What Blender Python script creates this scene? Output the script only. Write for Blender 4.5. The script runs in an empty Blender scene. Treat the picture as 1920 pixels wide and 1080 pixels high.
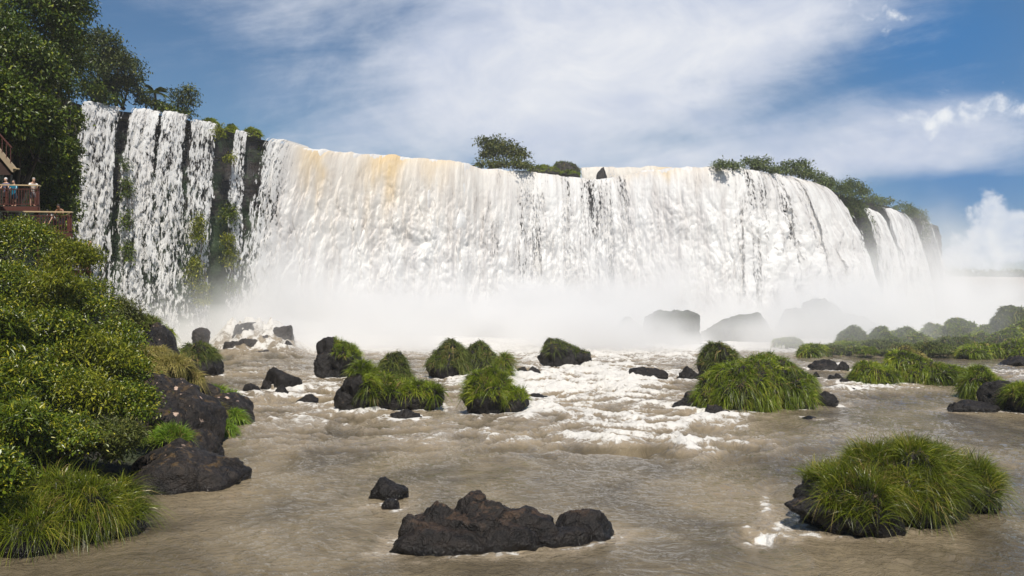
import bpy, bmesh, math, random
import numpy as np
from mathutils import Vector

sc = bpy.context.scene
COL = sc.collection
R = math.radians
# ------------------------------------------------------------------ camera, sky, sun, exposure
F, HC, YH = 1663.0, 6.0, 560.0        # focal length (photo pixels), camera height over the river (m), horizon row


def P(px, py, Y):
    "world point that stands at depth Y"
    return np.array(((px - 960) / F * Y, Y, HC + (YH - py) / F * Y))


def YG(py):
    "depth of a point on the water"
    return HC * F / (py - YH)


cam = bpy.data.cameras.new('camera')
camo = bpy.data.objects.new('camera', cam)
COL.objects.link(camo)
camo.location = (0, 0, HC)
camo.rotation_euler = (R(90), 0, 0)
cam.sensor_width = 36
cam.lens = F / 1920 * 36
cam.shift_y = 20 / 1920
cam.clip_start, cam.clip_end = 0.5, 8000
sc.camera = camo

SUN = Vector((0.10, -0.50, 0.86)).normalized()      # towards the sun
SUN_EL = math.asin(SUN.z)
SUN_ROT = math.atan2(SUN.x, SUN.y)
sun = bpy.data.lights.new('sun', 'SUN')
sun.energy = 4.4
sun.angle = R(0.5)
sun.color = (1.0, 0.94, 0.84)
suno = bpy.data.objects.new('sun', sun)
COL.objects.link(suno)
suno.rotation_euler = SUN.to_track_quat('Z', 'Y').to_euler()
suno.location = (0, 0, 200)

sc.view_settings.view_transform = 'Standard'
sc.view_settings.look = 'None'
sc.view_settings.gamma = 1
sc.view_settings.exposure = 0.32
sc.cycles.use_denoising = True
sc.cycles.max_bounces = 8
sc.cycles.diffuse_bounces = 3
sc.cycles.glossy_bounces = 2
sc.cycles.transmission_bounces = 2
sc.cycles.transparent_max_bounces = 16
sc.cycles.volume_bounces = 3
sc.cycles.caustics_reflective = False
sc.cycles.caustics_refractive = False


class E:
    "tiny expression builder over math nodes"
    def __init__(s, nt, sock):
        s.nt, s.s = nt, sock

    @staticmethod
    def op(nt, name, *a, clamp=False):
        m = nt.nodes.new('ShaderNodeMath')
        m.operation = name
        m.use_clamp = clamp
        for i, v in enumerate(a):
            if isinstance(v, E):
                nt.links.new(v.s, m.inputs[i])
            else:
                m.inputs[i].default_value = v
        return E(nt, m.outputs[0])

    def __add__(s, o): return E.op(s.nt, 'ADD', s, o)
    def __radd__(s, o): return E.op(s.nt, 'ADD', o, s)
    def __sub__(s, o): return E.op(s.nt, 'SUBTRACT', s, o)
    def __rsub__(s, o): return E.op(s.nt, 'SUBTRACT', o, s)
    def __mul__(s, o): return E.op(s.nt, 'MULTIPLY', s, o)
    def __rmul__(s, o): return E.op(s.nt, 'MULTIPLY', o, s)
    def __truediv__(s, o): return E.op(s.nt, 'DIVIDE', s, o)
    def exp(s): return E.op(s.nt, 'EXPONENT', s)
    def max(s, o): return E.op(s.nt, 'MAXIMUM', s, o)
    def min(s, o): return E.op(s.nt, 'MINIMUM', s, o)
    def pow(s, o): return E.op(s.nt, 'POWER', s, o)
    def clamp(s): return E.op(s.nt, 'ADD', s, 0.0, clamp=True)

    def smooth(s, a, b):
        m = s.nt.nodes.new('ShaderNodeMapRange')
        m.interpolation_type = 'SMOOTHSTEP'
        s.nt.links.new(s.s, m.inputs[0])
        m.inputs[1].default_value, m.inputs[2].default_value = a, b
        return E(s.nt, m.outputs[0])


def mixc(nt, fac, a, b):
    m = nt.nodes.new('ShaderNodeMix')
    m.data_type = 'RGBA'
    for i, v in ((0, fac), (6, a), (7, b)):
        if isinstance(v, E):
            nt.links.new(v.s, m.inputs[i])
        elif hasattr(v, 'links'):
            nt.links.new(v, m.inputs[i])
        else:
            m.inputs[i].default_value = v if i == 0 else (*v, 1)
    return m.outputs[2]


def noise(nt, vec, scale, detail=4, rough=.55, dist=0.0, typ='FBM'):
    n = nt.nodes.new('ShaderNodeTexNoise')
    n.inputs['Scale'].default_value = scale
    n.inputs['Detail'].default_value = detail
    n.inputs['Roughness'].default_value = rough
    n.inputs['Distortion'].default_value = dist
    if vec is not None:
        nt.links.new(vec, n.inputs['Vector'])
    return E(nt, n.outputs['Fac'])


def sep(nt, sock):
    s = nt.nodes.new('ShaderNodeSeparateXYZ')
    nt.links.new(sock, s.inputs[0])
    return [E(nt, s.outputs[i]) for i in range(3)]


def comb(nt, *a):
    c = nt.nodes.new('ShaderNodeCombineXYZ')
    for i, v in enumerate(a):
        if isinstance(v, E):
            nt.links.new(v.s, c.inputs[i])
        else:
            c.inputs[i].default_value = v
    return c.outputs[0]


def make_world():
    w = bpy.data.worlds.new('World')
    sc.world = w
    w.use_nodes = True
    nt = w.node_tree
    bg = nt.nodes['Background']
    sky = nt.nodes.new('ShaderNodeTexSky')
    sky.sky_type = 'NISHITA'
    sky.sun_disc = False
    sky.sun_elevation = SUN_EL
    sky.sun_rotation = SUN_ROT
    sky.altitude = 200
    sky.dust_density = 0.6
    sky.ozone_density = 2.0
    tc = nt.nodes.new('ShaderNodeTexCoord')
    x, y, z = sep(nt, tc.outputs['Generated'])
    yy = y.max(0.04)
    s = x / yy * F                          # tangent-plane place of a sky direction, in units of 1/F
    t = z / yy * F

    def g(px, py, sx, sy, amp):
        a = (s - (px - 960)) * (1 / sx)
        b = (t - (YH - py)) * (1 / sy)
        return ((a * a + b * b) * -1.0).exp() * amp

    # cirrus veil: cloud amount over the sky
    wv = comb(nt, s * 0.0016, t * 0.0034, 0.0)
    n1 = noise(nt, wv, 1.3, 9, .60, .35)
    wv2 = comb(nt, s * 0.001 + t * 0.0006, t * 0.006 - s * 0.0012, 3.0)
    n2 = noise(nt, wv2, 2.2, 7, .62, .5)
    cov = g(1130, 60, 520, 210, .98) + g(960, 230, 480, 130, .45) + g(1450, 330, 300, 60, .45) + g(1380, 30, 200, 90, .40) + g(620, 330, 380, 120, .06)
    cov = cov + g(1780, 250, 230, 60, .60) + g(1500, 270, 200, 60, .25) + g(500, -100, 400, 160, .12) + g(1700, 300, 160, 30, .3)
    cov = cov - g(1640, 120, 130, 70, .30) - g(1760, 355, 200, 26, .30) - g(1290, 262, 130, 18, .2) - g(1840, 80, 160, 70, .2) - g(700, 80, 90, 90, .1)
    veil = (cov * 1.12 + (n1 - 0.5) * 1.5 + (n2 - 0.5) * 0.8).smooth(0.02, 1.1)
    # heaped clouds low on the right
    nv = comb(nt, s * 0.0085, t * 0.0095, 7.0)
    n3 = noise(nt, nv, 1.9, 9, .60, .25)
    vor = nt.nodes.new('ShaderNodeTexVoronoi')
    vor.feature = 'SMOOTH_F1'
    vor.inputs['Scale'].default_value = 3.4
    vor.inputs['Smoothness'].default_value = .4
    nt.links.new(nv, vor.inputs['Vector'])
    vd = E(nt, vor.outputs['Distance'])
    cum = g(1872, 455, 82, 62, .95) + g(1855, 385, 26, 30, .55) + g(1900, 425, 40, 40, .5) + g(1785, 480, 42, 22, .72) + g(1715, 355, 46, 9, .55) + g(1870, 195, 120, 40, .62) + g(1740, 225, 90, 26, .45) + g(1590, 20, 120, 34, .45) + g(1560, 275, 120, 24, .35) + g(1440, 240, 60, 20, .3)
    cumd = cum + (n3 - .5) * 2.1 - vd * 0.35 + .05
    cm = cumd.smooth(0.26, 0.72)
    skyc = sky.outputs[0]
    hsv = nt.nodes.new('ShaderNodeHueSaturation')
    hsv.inputs['Saturation'].default_value = 1.26
    hsv.inputs['Value'].default_value = 0.86
    nt.links.new(skyc, hsv.inputs['Color'])
    deep = mixc(nt, (g(1830, 330, 300, 160, 1.0) + g(1750, 60, 260, 130, .8)).clamp() * 0.75, hsv.outputs[0], (0.12, 1.9, 5.2))
    nf = noise(nt, comb(nt, s * 0.0042, t * 0.0062, 11.0), 1.2, 9, .62, .5)
    tex = (nf * 1.5 + n1 * .7 - .62 + g(1230, 120, 330, 130, .22)).clamp()
    vc_ = mixc(nt, tex, (4.6, 5.5, 7.6), (9.6, 9.7, 10.0))
    veil = (veil + (nf - .5) * 0.55 * (1.0 - veil) * veil.smooth(0.0, 0.3)).clamp()
    c1 = mixc(nt, veil * 0.95, deep, vc_)
    br = ((n3 - .36) * 2.2 + cumd * .35 - vd * .5 + .1).clamp()
    cc = mixc(nt, br, (5.6, 6.5, 8.2), (9.6, 9.8, 10.0))
    c2 = mixc(nt, cm * 0.90, c1, cc)
    nt.links.new(c2, bg.inputs[0])
    bg.inputs[1].default_value = 0.075


make_world()

# ------------------------------------------------------------------ numpy noise
_rng = np.random.default_rng(11)
_perm = _rng.permutation(256)
_perm = np.concatenate([_perm, _perm, _perm])
_g3 = _rng.normal(size=(256, 3))
_g3 /= np.linalg.norm(_g3, axis=1)[:, None]


def perlin(x, y, z=0.0):
    x, y, z = np.broadcast_arrays(np.asarray(x, float), y, z)
    xi, yi, zi = np.floor(x).astype(int), np.floor(y).astype(int), np.floor(z).astype(int)
    fx, fy, fz = x - xi, y - yi, z - zi
    u, v, w = (f * f * f * (f * (f * 6 - 15) + 10) for f in (fx, fy, fz))
    r = 0
    for dx in (0, 1):
        for dy in (0, 1):
            for dz in (0, 1):
                h = _perm[_perm[_perm[(xi + dx) & 255] + ((yi + dy) & 255)] + ((zi + dz) & 255)]
                gr = _g3[h]
                d = gr[..., 0] * (fx - dx) + gr[..., 1] * (fy - dy) + gr[..., 2] * (fz - dz)
                r = r + d * (u if dx else 1 - u) * (v if dy else 1 - v) * (w if dz else 1 - w)
    return r * 1.5


def fbm(x, y, z=0.0, o=4, gain=.5, lac=2.03):
    a, s, t = 1.0, 0.0, 0.0
    for i in range(o):
        s = s + a * perlin(x + 13.7 * i, y + 7.3 * i, z + 3.1 * i)
        t += a
        a *= gain
        x, y, z = x * lac, y * lac, z * lac
    return s / t * 1.3


def billow(x, y, z=0.0, o=4, gain=.5):
    a, s, t = 1.0, 0.0, 0.0
    for i in range(o):
        s = s + a * np.abs(perlin(x + 17.7 * i, y + 5.3 * i, z + 3.1 * i))
        t += a
        a *= gain
        x, y, z = x * 2.05, y * 2.05, z * 2.05
    return s / t * 2


def sst(a, b, x):
    t = np.clip((x - a) / (b - a), 0, 1)
    return t * t * (3 - 2 * t)


# ------------------------------------------------------------------ object helpers
def mesh_np(name, V, Fc, mat=None, attrs=None, smooth=True):
    me = bpy.data.meshes.new(name)
    V = np.ascontiguousarray(V, dtype=np.float32)
    Fl = [Fc] if isinstance(Fc, np.ndarray) else Fc
    me.vertices.add(len(V))
    me.vertices.foreach_set('co', V.ravel())
    nl = sum(f.size for f in Fl)
    me.loops.add(nl)
    me.loops.foreach_set('vertex_index', np.concatenate([f.ravel() for f in Fl]).astype(np.int32))
    npoly = sum(len(f) for f in Fl)
    me.polygons.add(npoly)
    tot = np.concatenate([np.full(len(f), f.shape[1]) for f in Fl])
    me.polygons.foreach_set('loop_start', np.concatenate([[0], np.cumsum(tot)[:-1]]).astype(np.int32))
    me.polygons.foreach_set('use_smooth', np.full(npoly, smooth))
    for k, a in (attrs or {}).items():
        a = np.asarray(a, dtype=np.float32)
        at = me.attributes.new(k, 'FLOAT' if a.ndim == 1 else 'FLOAT_VECTOR', 'POINT')
        at.data.foreach_set('value' if a.ndim == 1 else 'vector', np.ascontiguousarray(a).ravel())
    me.update(calc_edges=True)
    if mat:
        me.materials.append(mat)
    return me


def obj(name, me, parent=None):
    o = bpy.data.objects.new(name, me)
    COL.objects.link(o)
    if parent is not None:
        o.parent = parent
    return o


def tag(o, label=None, cat=None, group=None, kind=None):
    for k, v in (('label', label), ('category', cat), ('group', group), ('kind', kind)):
        if v:
            o[k] = v
    return o


def thing(name, label, cat, loc=(0, 0, 0), group=None):
    o = bpy.data.objects.new(name, None)
    COL.objects.link(o)
    o.location = tuple(float(c) for c in loc)
    o.empty_display_size = .3
    return tag(o, label, cat, group)


def grid_faces(nr, nc):
    i = np.arange(nr - 1)[:, None] * nc + np.arange(nc - 1)[None, :]
    return np.stack([i, i + 1, i + nc + 1, i + nc], -1).reshape(-1, 4)


# ------------------------------------------------------------------ materials
def newmat(name):
    m = bpy.data.materials.new(name)
    m.use_nodes = True
    nt = m.node_tree
    return m, nt, nt.nodes['Principled BSDF'], nt.nodes['Material Output']


def attr(nt, name, vec=False):
    a = nt.nodes.new('ShaderNodeAttribute')
    a.attribute_name = name
    return a.outputs['Vector'] if vec else E(nt, a.outputs['Fac'])


def geo_pos(nt):
    g = nt.nodes.new('ShaderNodeNewGeometry')
    return g.outputs['Position']


def bump(nt, h, b, strength=.5, dist=.1):
    n = nt.nodes.new('ShaderNodeBump')
    n.inputs['Strength'].default_value = strength
    n.inputs['Distance'].default_value = dist
    nt.links.new(h.s, n.inputs['Height'])
    nt.links.new(n.outputs[0], b.inputs['Normal'])
    return n


def lk(nt, v, sock):
    nt.links.new(v.s if isinstance(v, E) else v, sock)


def rock_mat(name, dark=(.007, .006, .0055), mid=(.021, .0165, .0145), lichen=(.13, .085, .045), lich=0.0, pale=0.0, sc_=1.0):
    m, nt, b, out = newmat(name)
    p = geo_pos(nt)
    x, y, z = sep(nt, p)
    n1 = noise(nt, p, .9 * sc_, 6, .65)
    n2 = noise(nt, p, 5 * sc_, 5, .6)
    n4 = noise(nt, p, 22 * sc_, 3, .6)
    c = mixc(nt, (n1 * .6 + n2 * .6).smooth(.42, .85), dark, mid)
    g = nt.nodes.new('ShaderNodeNewGeometry')
    nz = sep(nt, g.outputs['Normal'])[2]
    n3 = noise(nt, p, 2.2 * sc_, 6, .7, .4)
    if lich > 0:
        f = (n3 + nz * .16).smooth(.74 - lich * .25, .80 - lich * .18) * (n4.smooth(.35, .65) * .6 + .4) * z.smooth(.35, .75)
        c = mixc(nt, f, c, lichen)
    if pale > 0:
        n5 = noise(nt, p, 3.1, 3, .5, .2)
        c = mixc(nt, (n5 + nz * .05).smooth(.70, .73) * z.smooth(.8, 1.4) * pale, c, (.50, .36, .28))
    wet = z.smooth(.28, .08)
    c = mixc(nt, wet * .6, c, (.009, .008, .007))
    lk(nt, c, b.inputs['Base Color'])
    lk(nt, 0.58 - wet * .40 - n2 * .16, b.inputs['Roughness'])
    b.inputs['Specular IOR Level'].default_value = .3
    vo = nt.nodes.new('ShaderNodeTexVoronoi')
    vo.feature = 'DISTANCE_TO_EDGE'
    vo.inputs['Scale'].default_value = 1.7 * sc_
    wp = nt.nodes.new('ShaderNodeVectorMath')
    wp.operation = 'ADD'
    nt.links.new(p, wp.inputs[0])
    lk(nt, comb(nt, n2 * .35, n1 * .6, n2 * .35), wp.inputs[1])
    nt.links.new(wp.outputs[0], vo.inputs['Vector'])
    cr = E(nt, vo.outputs['Distance']).smooth(0, .06)
    bump(nt, n2 * .7 + n4 * .35 + cr * .16, b, .95, .14 / sc_)
    return m


def leaf_mat(name, c0, c1, c2, rough=.45, trans=.25, spec=.4):
    "c0 dull, c1 mean, c2 fresh leaf colour"
    m, nt, b, out = newmat(name)
    r = attr(nt, 'rnd')
    c = mixc(nt, r.smooth(0, .55), c0, c1)
    c = mixc(nt, r.smooth(.55, 1.0), c, c2)
    c = mixc(nt, r.smooth(1.3, 1.6), c, (.34, .25, .09))
    lk(nt, c, b.inputs['Base Color'])
    b.inputs['Roughness'].default_value = rough
    b.inputs['Specular IOR Level'].default_value = spec
    tr = nt.nodes.new('ShaderNodeBsdfTranslucent')
    lk(nt, c, tr.inputs[0])
    mx = nt.nodes.new('ShaderNodeMixShader')
    mx.inputs[0].default_value = trans
    nt.links.new(b.outputs[0], mx.inputs[1])
    nt.links.new(tr.outputs[0], mx.inputs[2])
    nt.links.new(mx.outputs[0], out.inputs[0])
    return m


def plain(name, col, rough=.6, var=.25, scale=6, metal=0.0):
    m, nt, b, out = newmat(name)
    tc = nt.nodes.new('ShaderNodeTexCoord')
    n = noise(nt, tc.outputs['Object'], scale, 4, .6)
    lk(nt, mixc(nt, n, tuple(c * (1 - var) for c in col), tuple(min(1, c * (1 + var)) for c in col)), b.inputs['Base Color'])
    b.inputs['Roughness'].default_value = rough
    b.inputs['Metallic'].default_value = metal
    return m


M = {}
M['rock'] = rock_mat('dark_basalt', lich=0.15)
M['rock_lichen'] = rock_mat('basalt_with_lichen', mid=(.026, .0195, .0155), lichen=(.070, .043, .026), lich=.52)
M['rock_bank'] = rock_mat('bank_basalt', mid=(.036, .027, .021), lichen=(.10, .062, .024), lich=.30, pale=1.0)
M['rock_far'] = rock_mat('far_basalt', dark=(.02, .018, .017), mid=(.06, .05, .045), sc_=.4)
GR = dict(
    fresh=leaf_mat('fresh_grass', (.024, .038, .004), (.19, .26, .014), (.52, .52, .05), .36, .35),
    near=leaf_mat('long_grass', (.016, .024, .003), (.130, .170, .008), (.50, .44, .06), .33, .3),
    dull=leaf_mat('dull_grass', (.05, .055, .012), (.115, .155, .022), (.26, .26, .06), .5, .3),
    dry=leaf_mat('dry_grass', (.13, .13, .03), (.32, .28, .07), (.55, .43, .17), .6, .3),
    bright=leaf_mat('bright_grass', (.07, .13, .012), (.18, .29, .02), (.34, .38, .05), .4, .35),
)
LF = dict(
    bank=leaf_mat('bank_leaf', (.016, .034, .004), (.120, .170, .008), (.55, .50, .04), .35, .3, .5),
    lime=leaf_mat('lime_leaf', (.035, .06, .006), (.19, .22, .012), (.50, .46, .05), .4, .35),
    olive=leaf_mat('olive_leaf', (.045, .06, .012), (.11, .13, .02), (.20, .18, .04), .5, .3),
    forest=leaf_mat('forest_leaf', (.014, .028, .004), (.075, .120, .007), (.28, .30, .02), .42, .22, .4),
    forest2=leaf_mat('brown_green_leaf', (.025, .035, .008), (.070, .095, .014), (.19, .20, .03), .5, .25),
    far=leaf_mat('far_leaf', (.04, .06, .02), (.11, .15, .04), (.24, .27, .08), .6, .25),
)
M['moss_rock'] = rock_mat('mossy_basalt', dark=(.020, .022, .010), mid=(.050, .060, .022), sc_=.5)
M['bark'] = plain('bark', (.06, .045, .035), .9)


# ------------------------------------------------------------------ rocks
_ico = {}


def ico(n):
    if n not in _ico:
        bm = bmesh.new()
        bmesh.ops.create_icosphere(bm, subdivisions=n, radius=1)
        V = np.array([v.co[:] for v in bm.verts])
        Fc = np.array([[v.index for v in f.verts] for f in bm.faces])
        bm.free()
        _ico[n] = (V, Fc)
    return _ico[n]


def lobe(cx, cy, cz, a, b, top, seed, sub=5, rough=.10, ang=.75, rot=0., freq=None, block=False):
    "one rocky lump: half width a, half depth b, its top at height top"
    rg = np.random.default_rng(seed)
    D, Fc = ico(sub)
    k = 16
    N = rg.normal(size=(k, 3))
    N /= np.linalg.norm(N, axis=1)[:, None]
    h = rg.uniform(.72, 1.0, k)
    if block:
        N[:6] = nrm(np.array([[1, 0, 0], [-1, 0, 0], [0, 1, 0], [0, -1, 0], [0, 0, 1], [0, 0, -1.]]) + rg.normal(size=(6, 3)) * .30)
        h[:6] = rg.uniform(.55, .75, 6)
        h[6:] = rg.uniform(.84, 1.1, k - 6)
    dots = D @ N.T
    rr = np.where(dots > .08, h[None] / np.maximum(dots, .08), 4.0)
    kk = 26.0
    r = -np.log(np.exp(-kk * rr).sum(1) + math.exp(-kk * 1.15)) / kk
    r = 1.0 * (1 - ang) + r * ang
    V = D * r[:, None]
    c_, s_ = math.cos(rot), math.sin(rot)
    V = np.stack([V[:, 0] * c_ - V[:, 1] * s_, V[:, 0] * s_ + V[:, 1] * c_, V[:, 2]], 1)
    V[:, 0] = (V[:, 0] - (V[:, 0].max() + V[:, 0].min()) / 2) / ((V[:, 0].max() - V[:, 0].min()) / 2)
    V[:, 1] = (V[:, 1] - (V[:, 1].max() + V[:, 1].min()) / 2) / ((V[:, 1].max() - V[:, 1].min()) / 2)
    V[:, 2] /= V[:, 2].max()
    S = np.array([a, b, top - cz])
    W = V * S
    m = min(a, b, top - cz)
    fq = freq or 1.1 / max(m, .15)
    q = W * fq + seed * 3.7
    d = (fbm(q[:, 0], q[:, 1], q[:, 2], 5, .55) + .7 * (.5 - billow(q[:, 0] * 1.7, q[:, 1] * 1.7, q[:, 2] * 1.7, 4, .55))) * rough * m * 2
    W = W + D * d[:, None]
    return W + np.array([cx, cy, cz]), Fc


def merge(parts):
    Vs, Fs, n = [], [], 0
    for V, Fc in parts:
        Vs.append(V)
        Fs.append(Fc + n)
        n += len(V)
    return np.concatenate(Vs), np.concatenate(Fs)


FOOT = []      # rock footprints in the river: x, y, half width, half depth, foam strength


GT = [0]


def px_lobe(px, hw, top_py, Y, depth=None, seed=1, foot=True, cz=0.0, foam=1.0, **k):
    top_py = top_py - GT[0]
    if GT[0]:
        k.setdefault('rough', .17)
    a = hw / F * Y
    c = P(px, top_py, Y)
    b = depth if depth else a * .8
    if foot:
        FOOT.append((c[0], Y, a, b, foam))
    return lobe(c[0], Y, cz, a, b, max(c[2], cz + .05), seed, **k)


def tri_sample(V, Fc, n, rg):
    A, B, C = V[Fc[:, 0]], V[Fc[:, 1]], V[Fc[:, 2]]
    N = np.cross(B - A, C - A)
    ar = np.linalg.norm(N, axis=1)
    idx = rg.choice(len(Fc), n, p=ar / ar.sum())
    u, v = rg.random(n), rg.random(n)
    m = u + v > 1
    u[m], v[m] = 1 - u[m], 1 - v[m]
    Pp = A[idx] + (B[idx] - A[idx]) * u[:, None] + (C[idx] - A[idx]) * v[:, None]
    return Pp, N[idx] / np.maximum(ar[idx], 1e-9)[:, None]


def nrm(v):
    return v / np.maximum(np.linalg.norm(v, axis=-1, keepdims=True), 1e-9)


def grass_mesh(name, Pp, N, L, W, mat, seed=0, droop=.55, up=.55, tuft=.5, splay=1.0, nseg=4, origin=(0, 0, 0)):
    rg = np.random.default_rng(seed)
    n = len(Pp)
    K = max(4, int(n / 60))
    cen = Pp[rg.choice(n, K)]
    near = np.zeros(n, int)
    for i in range(0, n, 4000):
        d = ((Pp[i:i + 4000, None] - cen[None]) ** 2).sum(-1)
        near[i:i + 4000] = d.argmin(1)
    tdir = rg.normal(size=(K, 3)) * tuft
    off = (Pp - cen[near])
    dr = nrm(N * splay + np.array([0, 0, up]) + tdir[near] + off * 1.2 + rg.normal(size=(n, 3)) * .34)
    Ls = L * rg.uniform(.55, 1.2, n) * (rg.uniform(.50, 1.30, K)[near])
    t = np.linspace(0, 1, nseg + 1)
    dp = droop * rg.uniform(.6, 1.4, n) * (1.45 - .65 * np.clip(N[:, 2], -.3, 1))
    C = Pp[:, None] + dr[:, None] * (Ls[:, None] * t)[..., None]
    C[..., 2] -= (dp * Ls)[:, None] * t ** 2
    hz = dr.copy()
    hz[:, 2] = 0
    C[..., :2] += (hz[:, :2] * (Ls * .12)[:, None])[:, None] * (t ** 2)[None, :, None]
    side = nrm(np.cross(dr, rg.normal(size=(n, 3))))
    wd = W * rg.uniform(.6, 1.3, n)[:, None] * (1 - t[None] ** 1.6 * .93) * .5
    A = C - side[:, None] * wd[..., None]
    B = C + side[:, None] * wd[..., None]
    V = np.stack([A, B], 2).reshape(n, -1, 3)
    m = 2 * (nseg + 1)
    base = (np.arange(n) * m)[:, None, None]
    q = np.array([[2 * i, 2 * i + 1, 2 * i + 3, 2 * i + 2] for i in range(nseg)])[None]
    Fc = (base + q).reshape(-1, 4)
    rn = np.clip(rg.random(n) * .5 + rg.random(K)[near] * .6 - .08 + .12 * (rg.random(n) > .93), 0, 1)
    rnd = np.clip(rn[:, None] * .8 + np.repeat(t, 2)[None] * .25 - .05, 0, 1)
    pn = fbm(Pp[:, 0] * .9 + seed, Pp[:, 1] * .9, Pp[:, 2] * .9, 2)
    dead = rg.random(n) < .035 + .16 * (pn > .28)
    rnd[dead] = 2.0
    return mesh_np(name, V.reshape(-1, 3) - np.array(origin), Fc, mat, {'rnd': rnd.ravel()}, smooth=True)


def grassy_rock(label, lobes, n, L, W, gmat='fresh', rmat='rock', bare=None, nzmin=-.15, zmin=.35, seed=1, cat='grassy rock', group=None,
                droop=.75, up=.5, name='grassy_rock', nseg=4, splay=1.0, tuft=.4):
    V, Fc = merge(lobes)
    org = np.array([V[:, 0].mean(), V[:, 1].mean(), 0])
    root = thing(name, label, cat, org, group)
    obj('rock', mesh_np('rock', V - org, Fc, M[rmat]), root)
    rg = np.random.default_rng(seed)
    Pp, N = tri_sample(V, Fc, int(n * 3), rg)
    zmin = min(zmin, V[:, 2].max() * .5)
    # keep only roots on the outer surface, high enough, and outside the bare faces
    nn = fbm(Pp[:, 0] * 1.2, Pp[:, 1] * 1.2, Pp[:, 2] * 1.2 + seed, 2)
    keep = (N[:, 2] + nn * .35 > nzmin) & (Pp[:, 2] + nn * .35 > zmin)
    if bare is not None:
        keep &= ~bare(Pp, N, nn)
    Pp, N = Pp[keep][:n], N[keep][:n]
    obj('grass', grass_mesh('grass', Pp, N, L, W, GR[gmat], seed, droop, up, tuft, splay, nseg, org), root)
    return root


def bare_rock(label, lobes, mat='rock', name='river_rock', cat='rock', group=None):
    V, Fc = merge(lobes)
    org = np.array([V[:, 0].mean(), V[:, 1].mean(), 0])
    o = obj(name, mesh_np(name, V - org, Fc, M[mat]))
    o.location = org
    return tag(o, label, cat, group)


def pxpos(Pp):
    return Pp[:, 0] / Pp[:, 1] * F + 960


# --- near right island
GT[0] = 1
grassy_rock('nearest large island of long green grass on a black rock at lower right', [
    px_lobe(1592, 92, 885, 23.6, 1.5, 3, cz=.45, foam=.8), px_lobe(1530, 55, 935, 23.2, .8, 5, cz=.55),
    px_lobe(1700, 115, 842, 24.6, 1.7, 4, cz=.45, foam=.2), px_lobe(1780, 80, 858, 26.2, 1.6, 6, cz=.45, foam=.2)],
    27000, .78, .0140, 'near', seed=3, zmin=.5, nzmin=-.45, droop=.55, up=.9, tuft=.33, nseg=5,
    bare=lambda Q, N, nn: (pxpos(Q) < 1545) & (Q[:, 2] < 1.1 + nn * .3), name='grassy_island')
# --- centre left island
GT[0] = 7
grassy_rock('island with bright drooping grass and a bare black rock pillar at its left end', [
    px_lobe(672, 40, 692, 47.8, 1.3, 7, cz=.55), px_lobe(730, 60, 712, 48.5, 1.6, 8, cz=.55), px_lobe(790, 44, 726, 48.5, 1.4, 10, cz=.55)],
    10875, .66, 0.030, 'fresh', seed=8, zmin=.8, nzmin=-.3, up=.65, droop=.6, name='grassy_island',
    bare=lambda Q, N, nn: (pxpos(Q) < 678 + nn * 12) & (Q[:, 2] < 2.0))
grassy_rock('pointed grass hump rising directly behind the bright centre left island', [
    px_lobe(735, 34, 668, 54, 1.3, 9, cz=-.2, foot=False)], 3770, .60, 0.031, 'dull', seed=9, zmin=.5)
grassy_rock('tall grass topped boulder in front of the mist, behind the rock pillar', [
    px_lobe(634, 41, 641, 69, 1.7, 11, cz=.55), px_lobe(612, 22, 668, 68, 1.2, 12, cz=0)],
    6090, .66, 0.037, 'fresh', seed=12, zmin=1.6, nzmin=-.1, droop=.6, bare=lambda Q, N, nn: (pxpos(Q) < 625) & (Q[:, 2] < 3.3))
grassy_rock('double humped grass boulder pale with mist at mid river', [
    px_lobe(843, 38, 648, 67, 1.6, 13, cz=.55), px_lobe(898, 34, 650, 68, 1.6, 14, cz=.55)],
    7540, .66, 0.037, 'dull', seed=14, zmin=.9, nzmin=-.2)
grassy_rock('small round grass tussock just right of the double humped boulder', [
    px_lobe(944, 15, 672, 66, .8, 15, cz=.55)], 1595, .75, 0.037, 'fresh', seed=15, zmin=.4)
grassy_rock('peaked island of bright green grass with a lower shoulder on its right', [
    px_lobe(916, 42, 705, 46.8, 1.3, 16, cz=.55), px_lobe(922, 22, 692, 47, .8, 17, cz=.4, foot=False), px_lobe(966, 25, 738, 46.8, .9, 18, cz=.55)],
    8120, .60, 0.028, 'fresh', seed=17, zmin=.75, nzmin=-.3, up=.7, droop=.6, name='grassy_island')
grassy_rock('sloping boulder with thin grass on top standing alone in the mist', [
    px_lobe(1052, 40, 643, 80, 2.0, 19, cz=-.2, ang=.8), px_lobe(1088, 22, 665, 80, 1.2, 20, cz=.55)],
    3190, .55, 0.037, 'dull', seed=19, zmin=1.6, nzmin=.1)
# --- the big right centre island
grassy_rock('largest mid river mound completely covered in hanging green grass', [
    px_lobe(1378, 72, 690, 48.3, 2.2, 21, cz=.55), px_lobe(1436, 78, 676, 49.5, 2.6, 22, cz=.55), px_lobe(1490, 32, 694, 53, 2.2, 24, cz=.55)],
    19575, .66, 0.031, 'fresh', seed=22, zmin=.3, nzmin=-.6, name='grassy_island', droop=.85)
grassy_rock('grass capped boulder with a bare grey face behind the largest mound', [
    px_lobe(1347, 38, 650, 55, 1.6, 23, cz=.3)], 4640, .6, 0.033, 'dull', seed=23, zmin=2.0,
    bare=lambda Q, N, nn: (Q[:, 2] < 2.3 + nn) & (N[:, 1] < .2))
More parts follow.
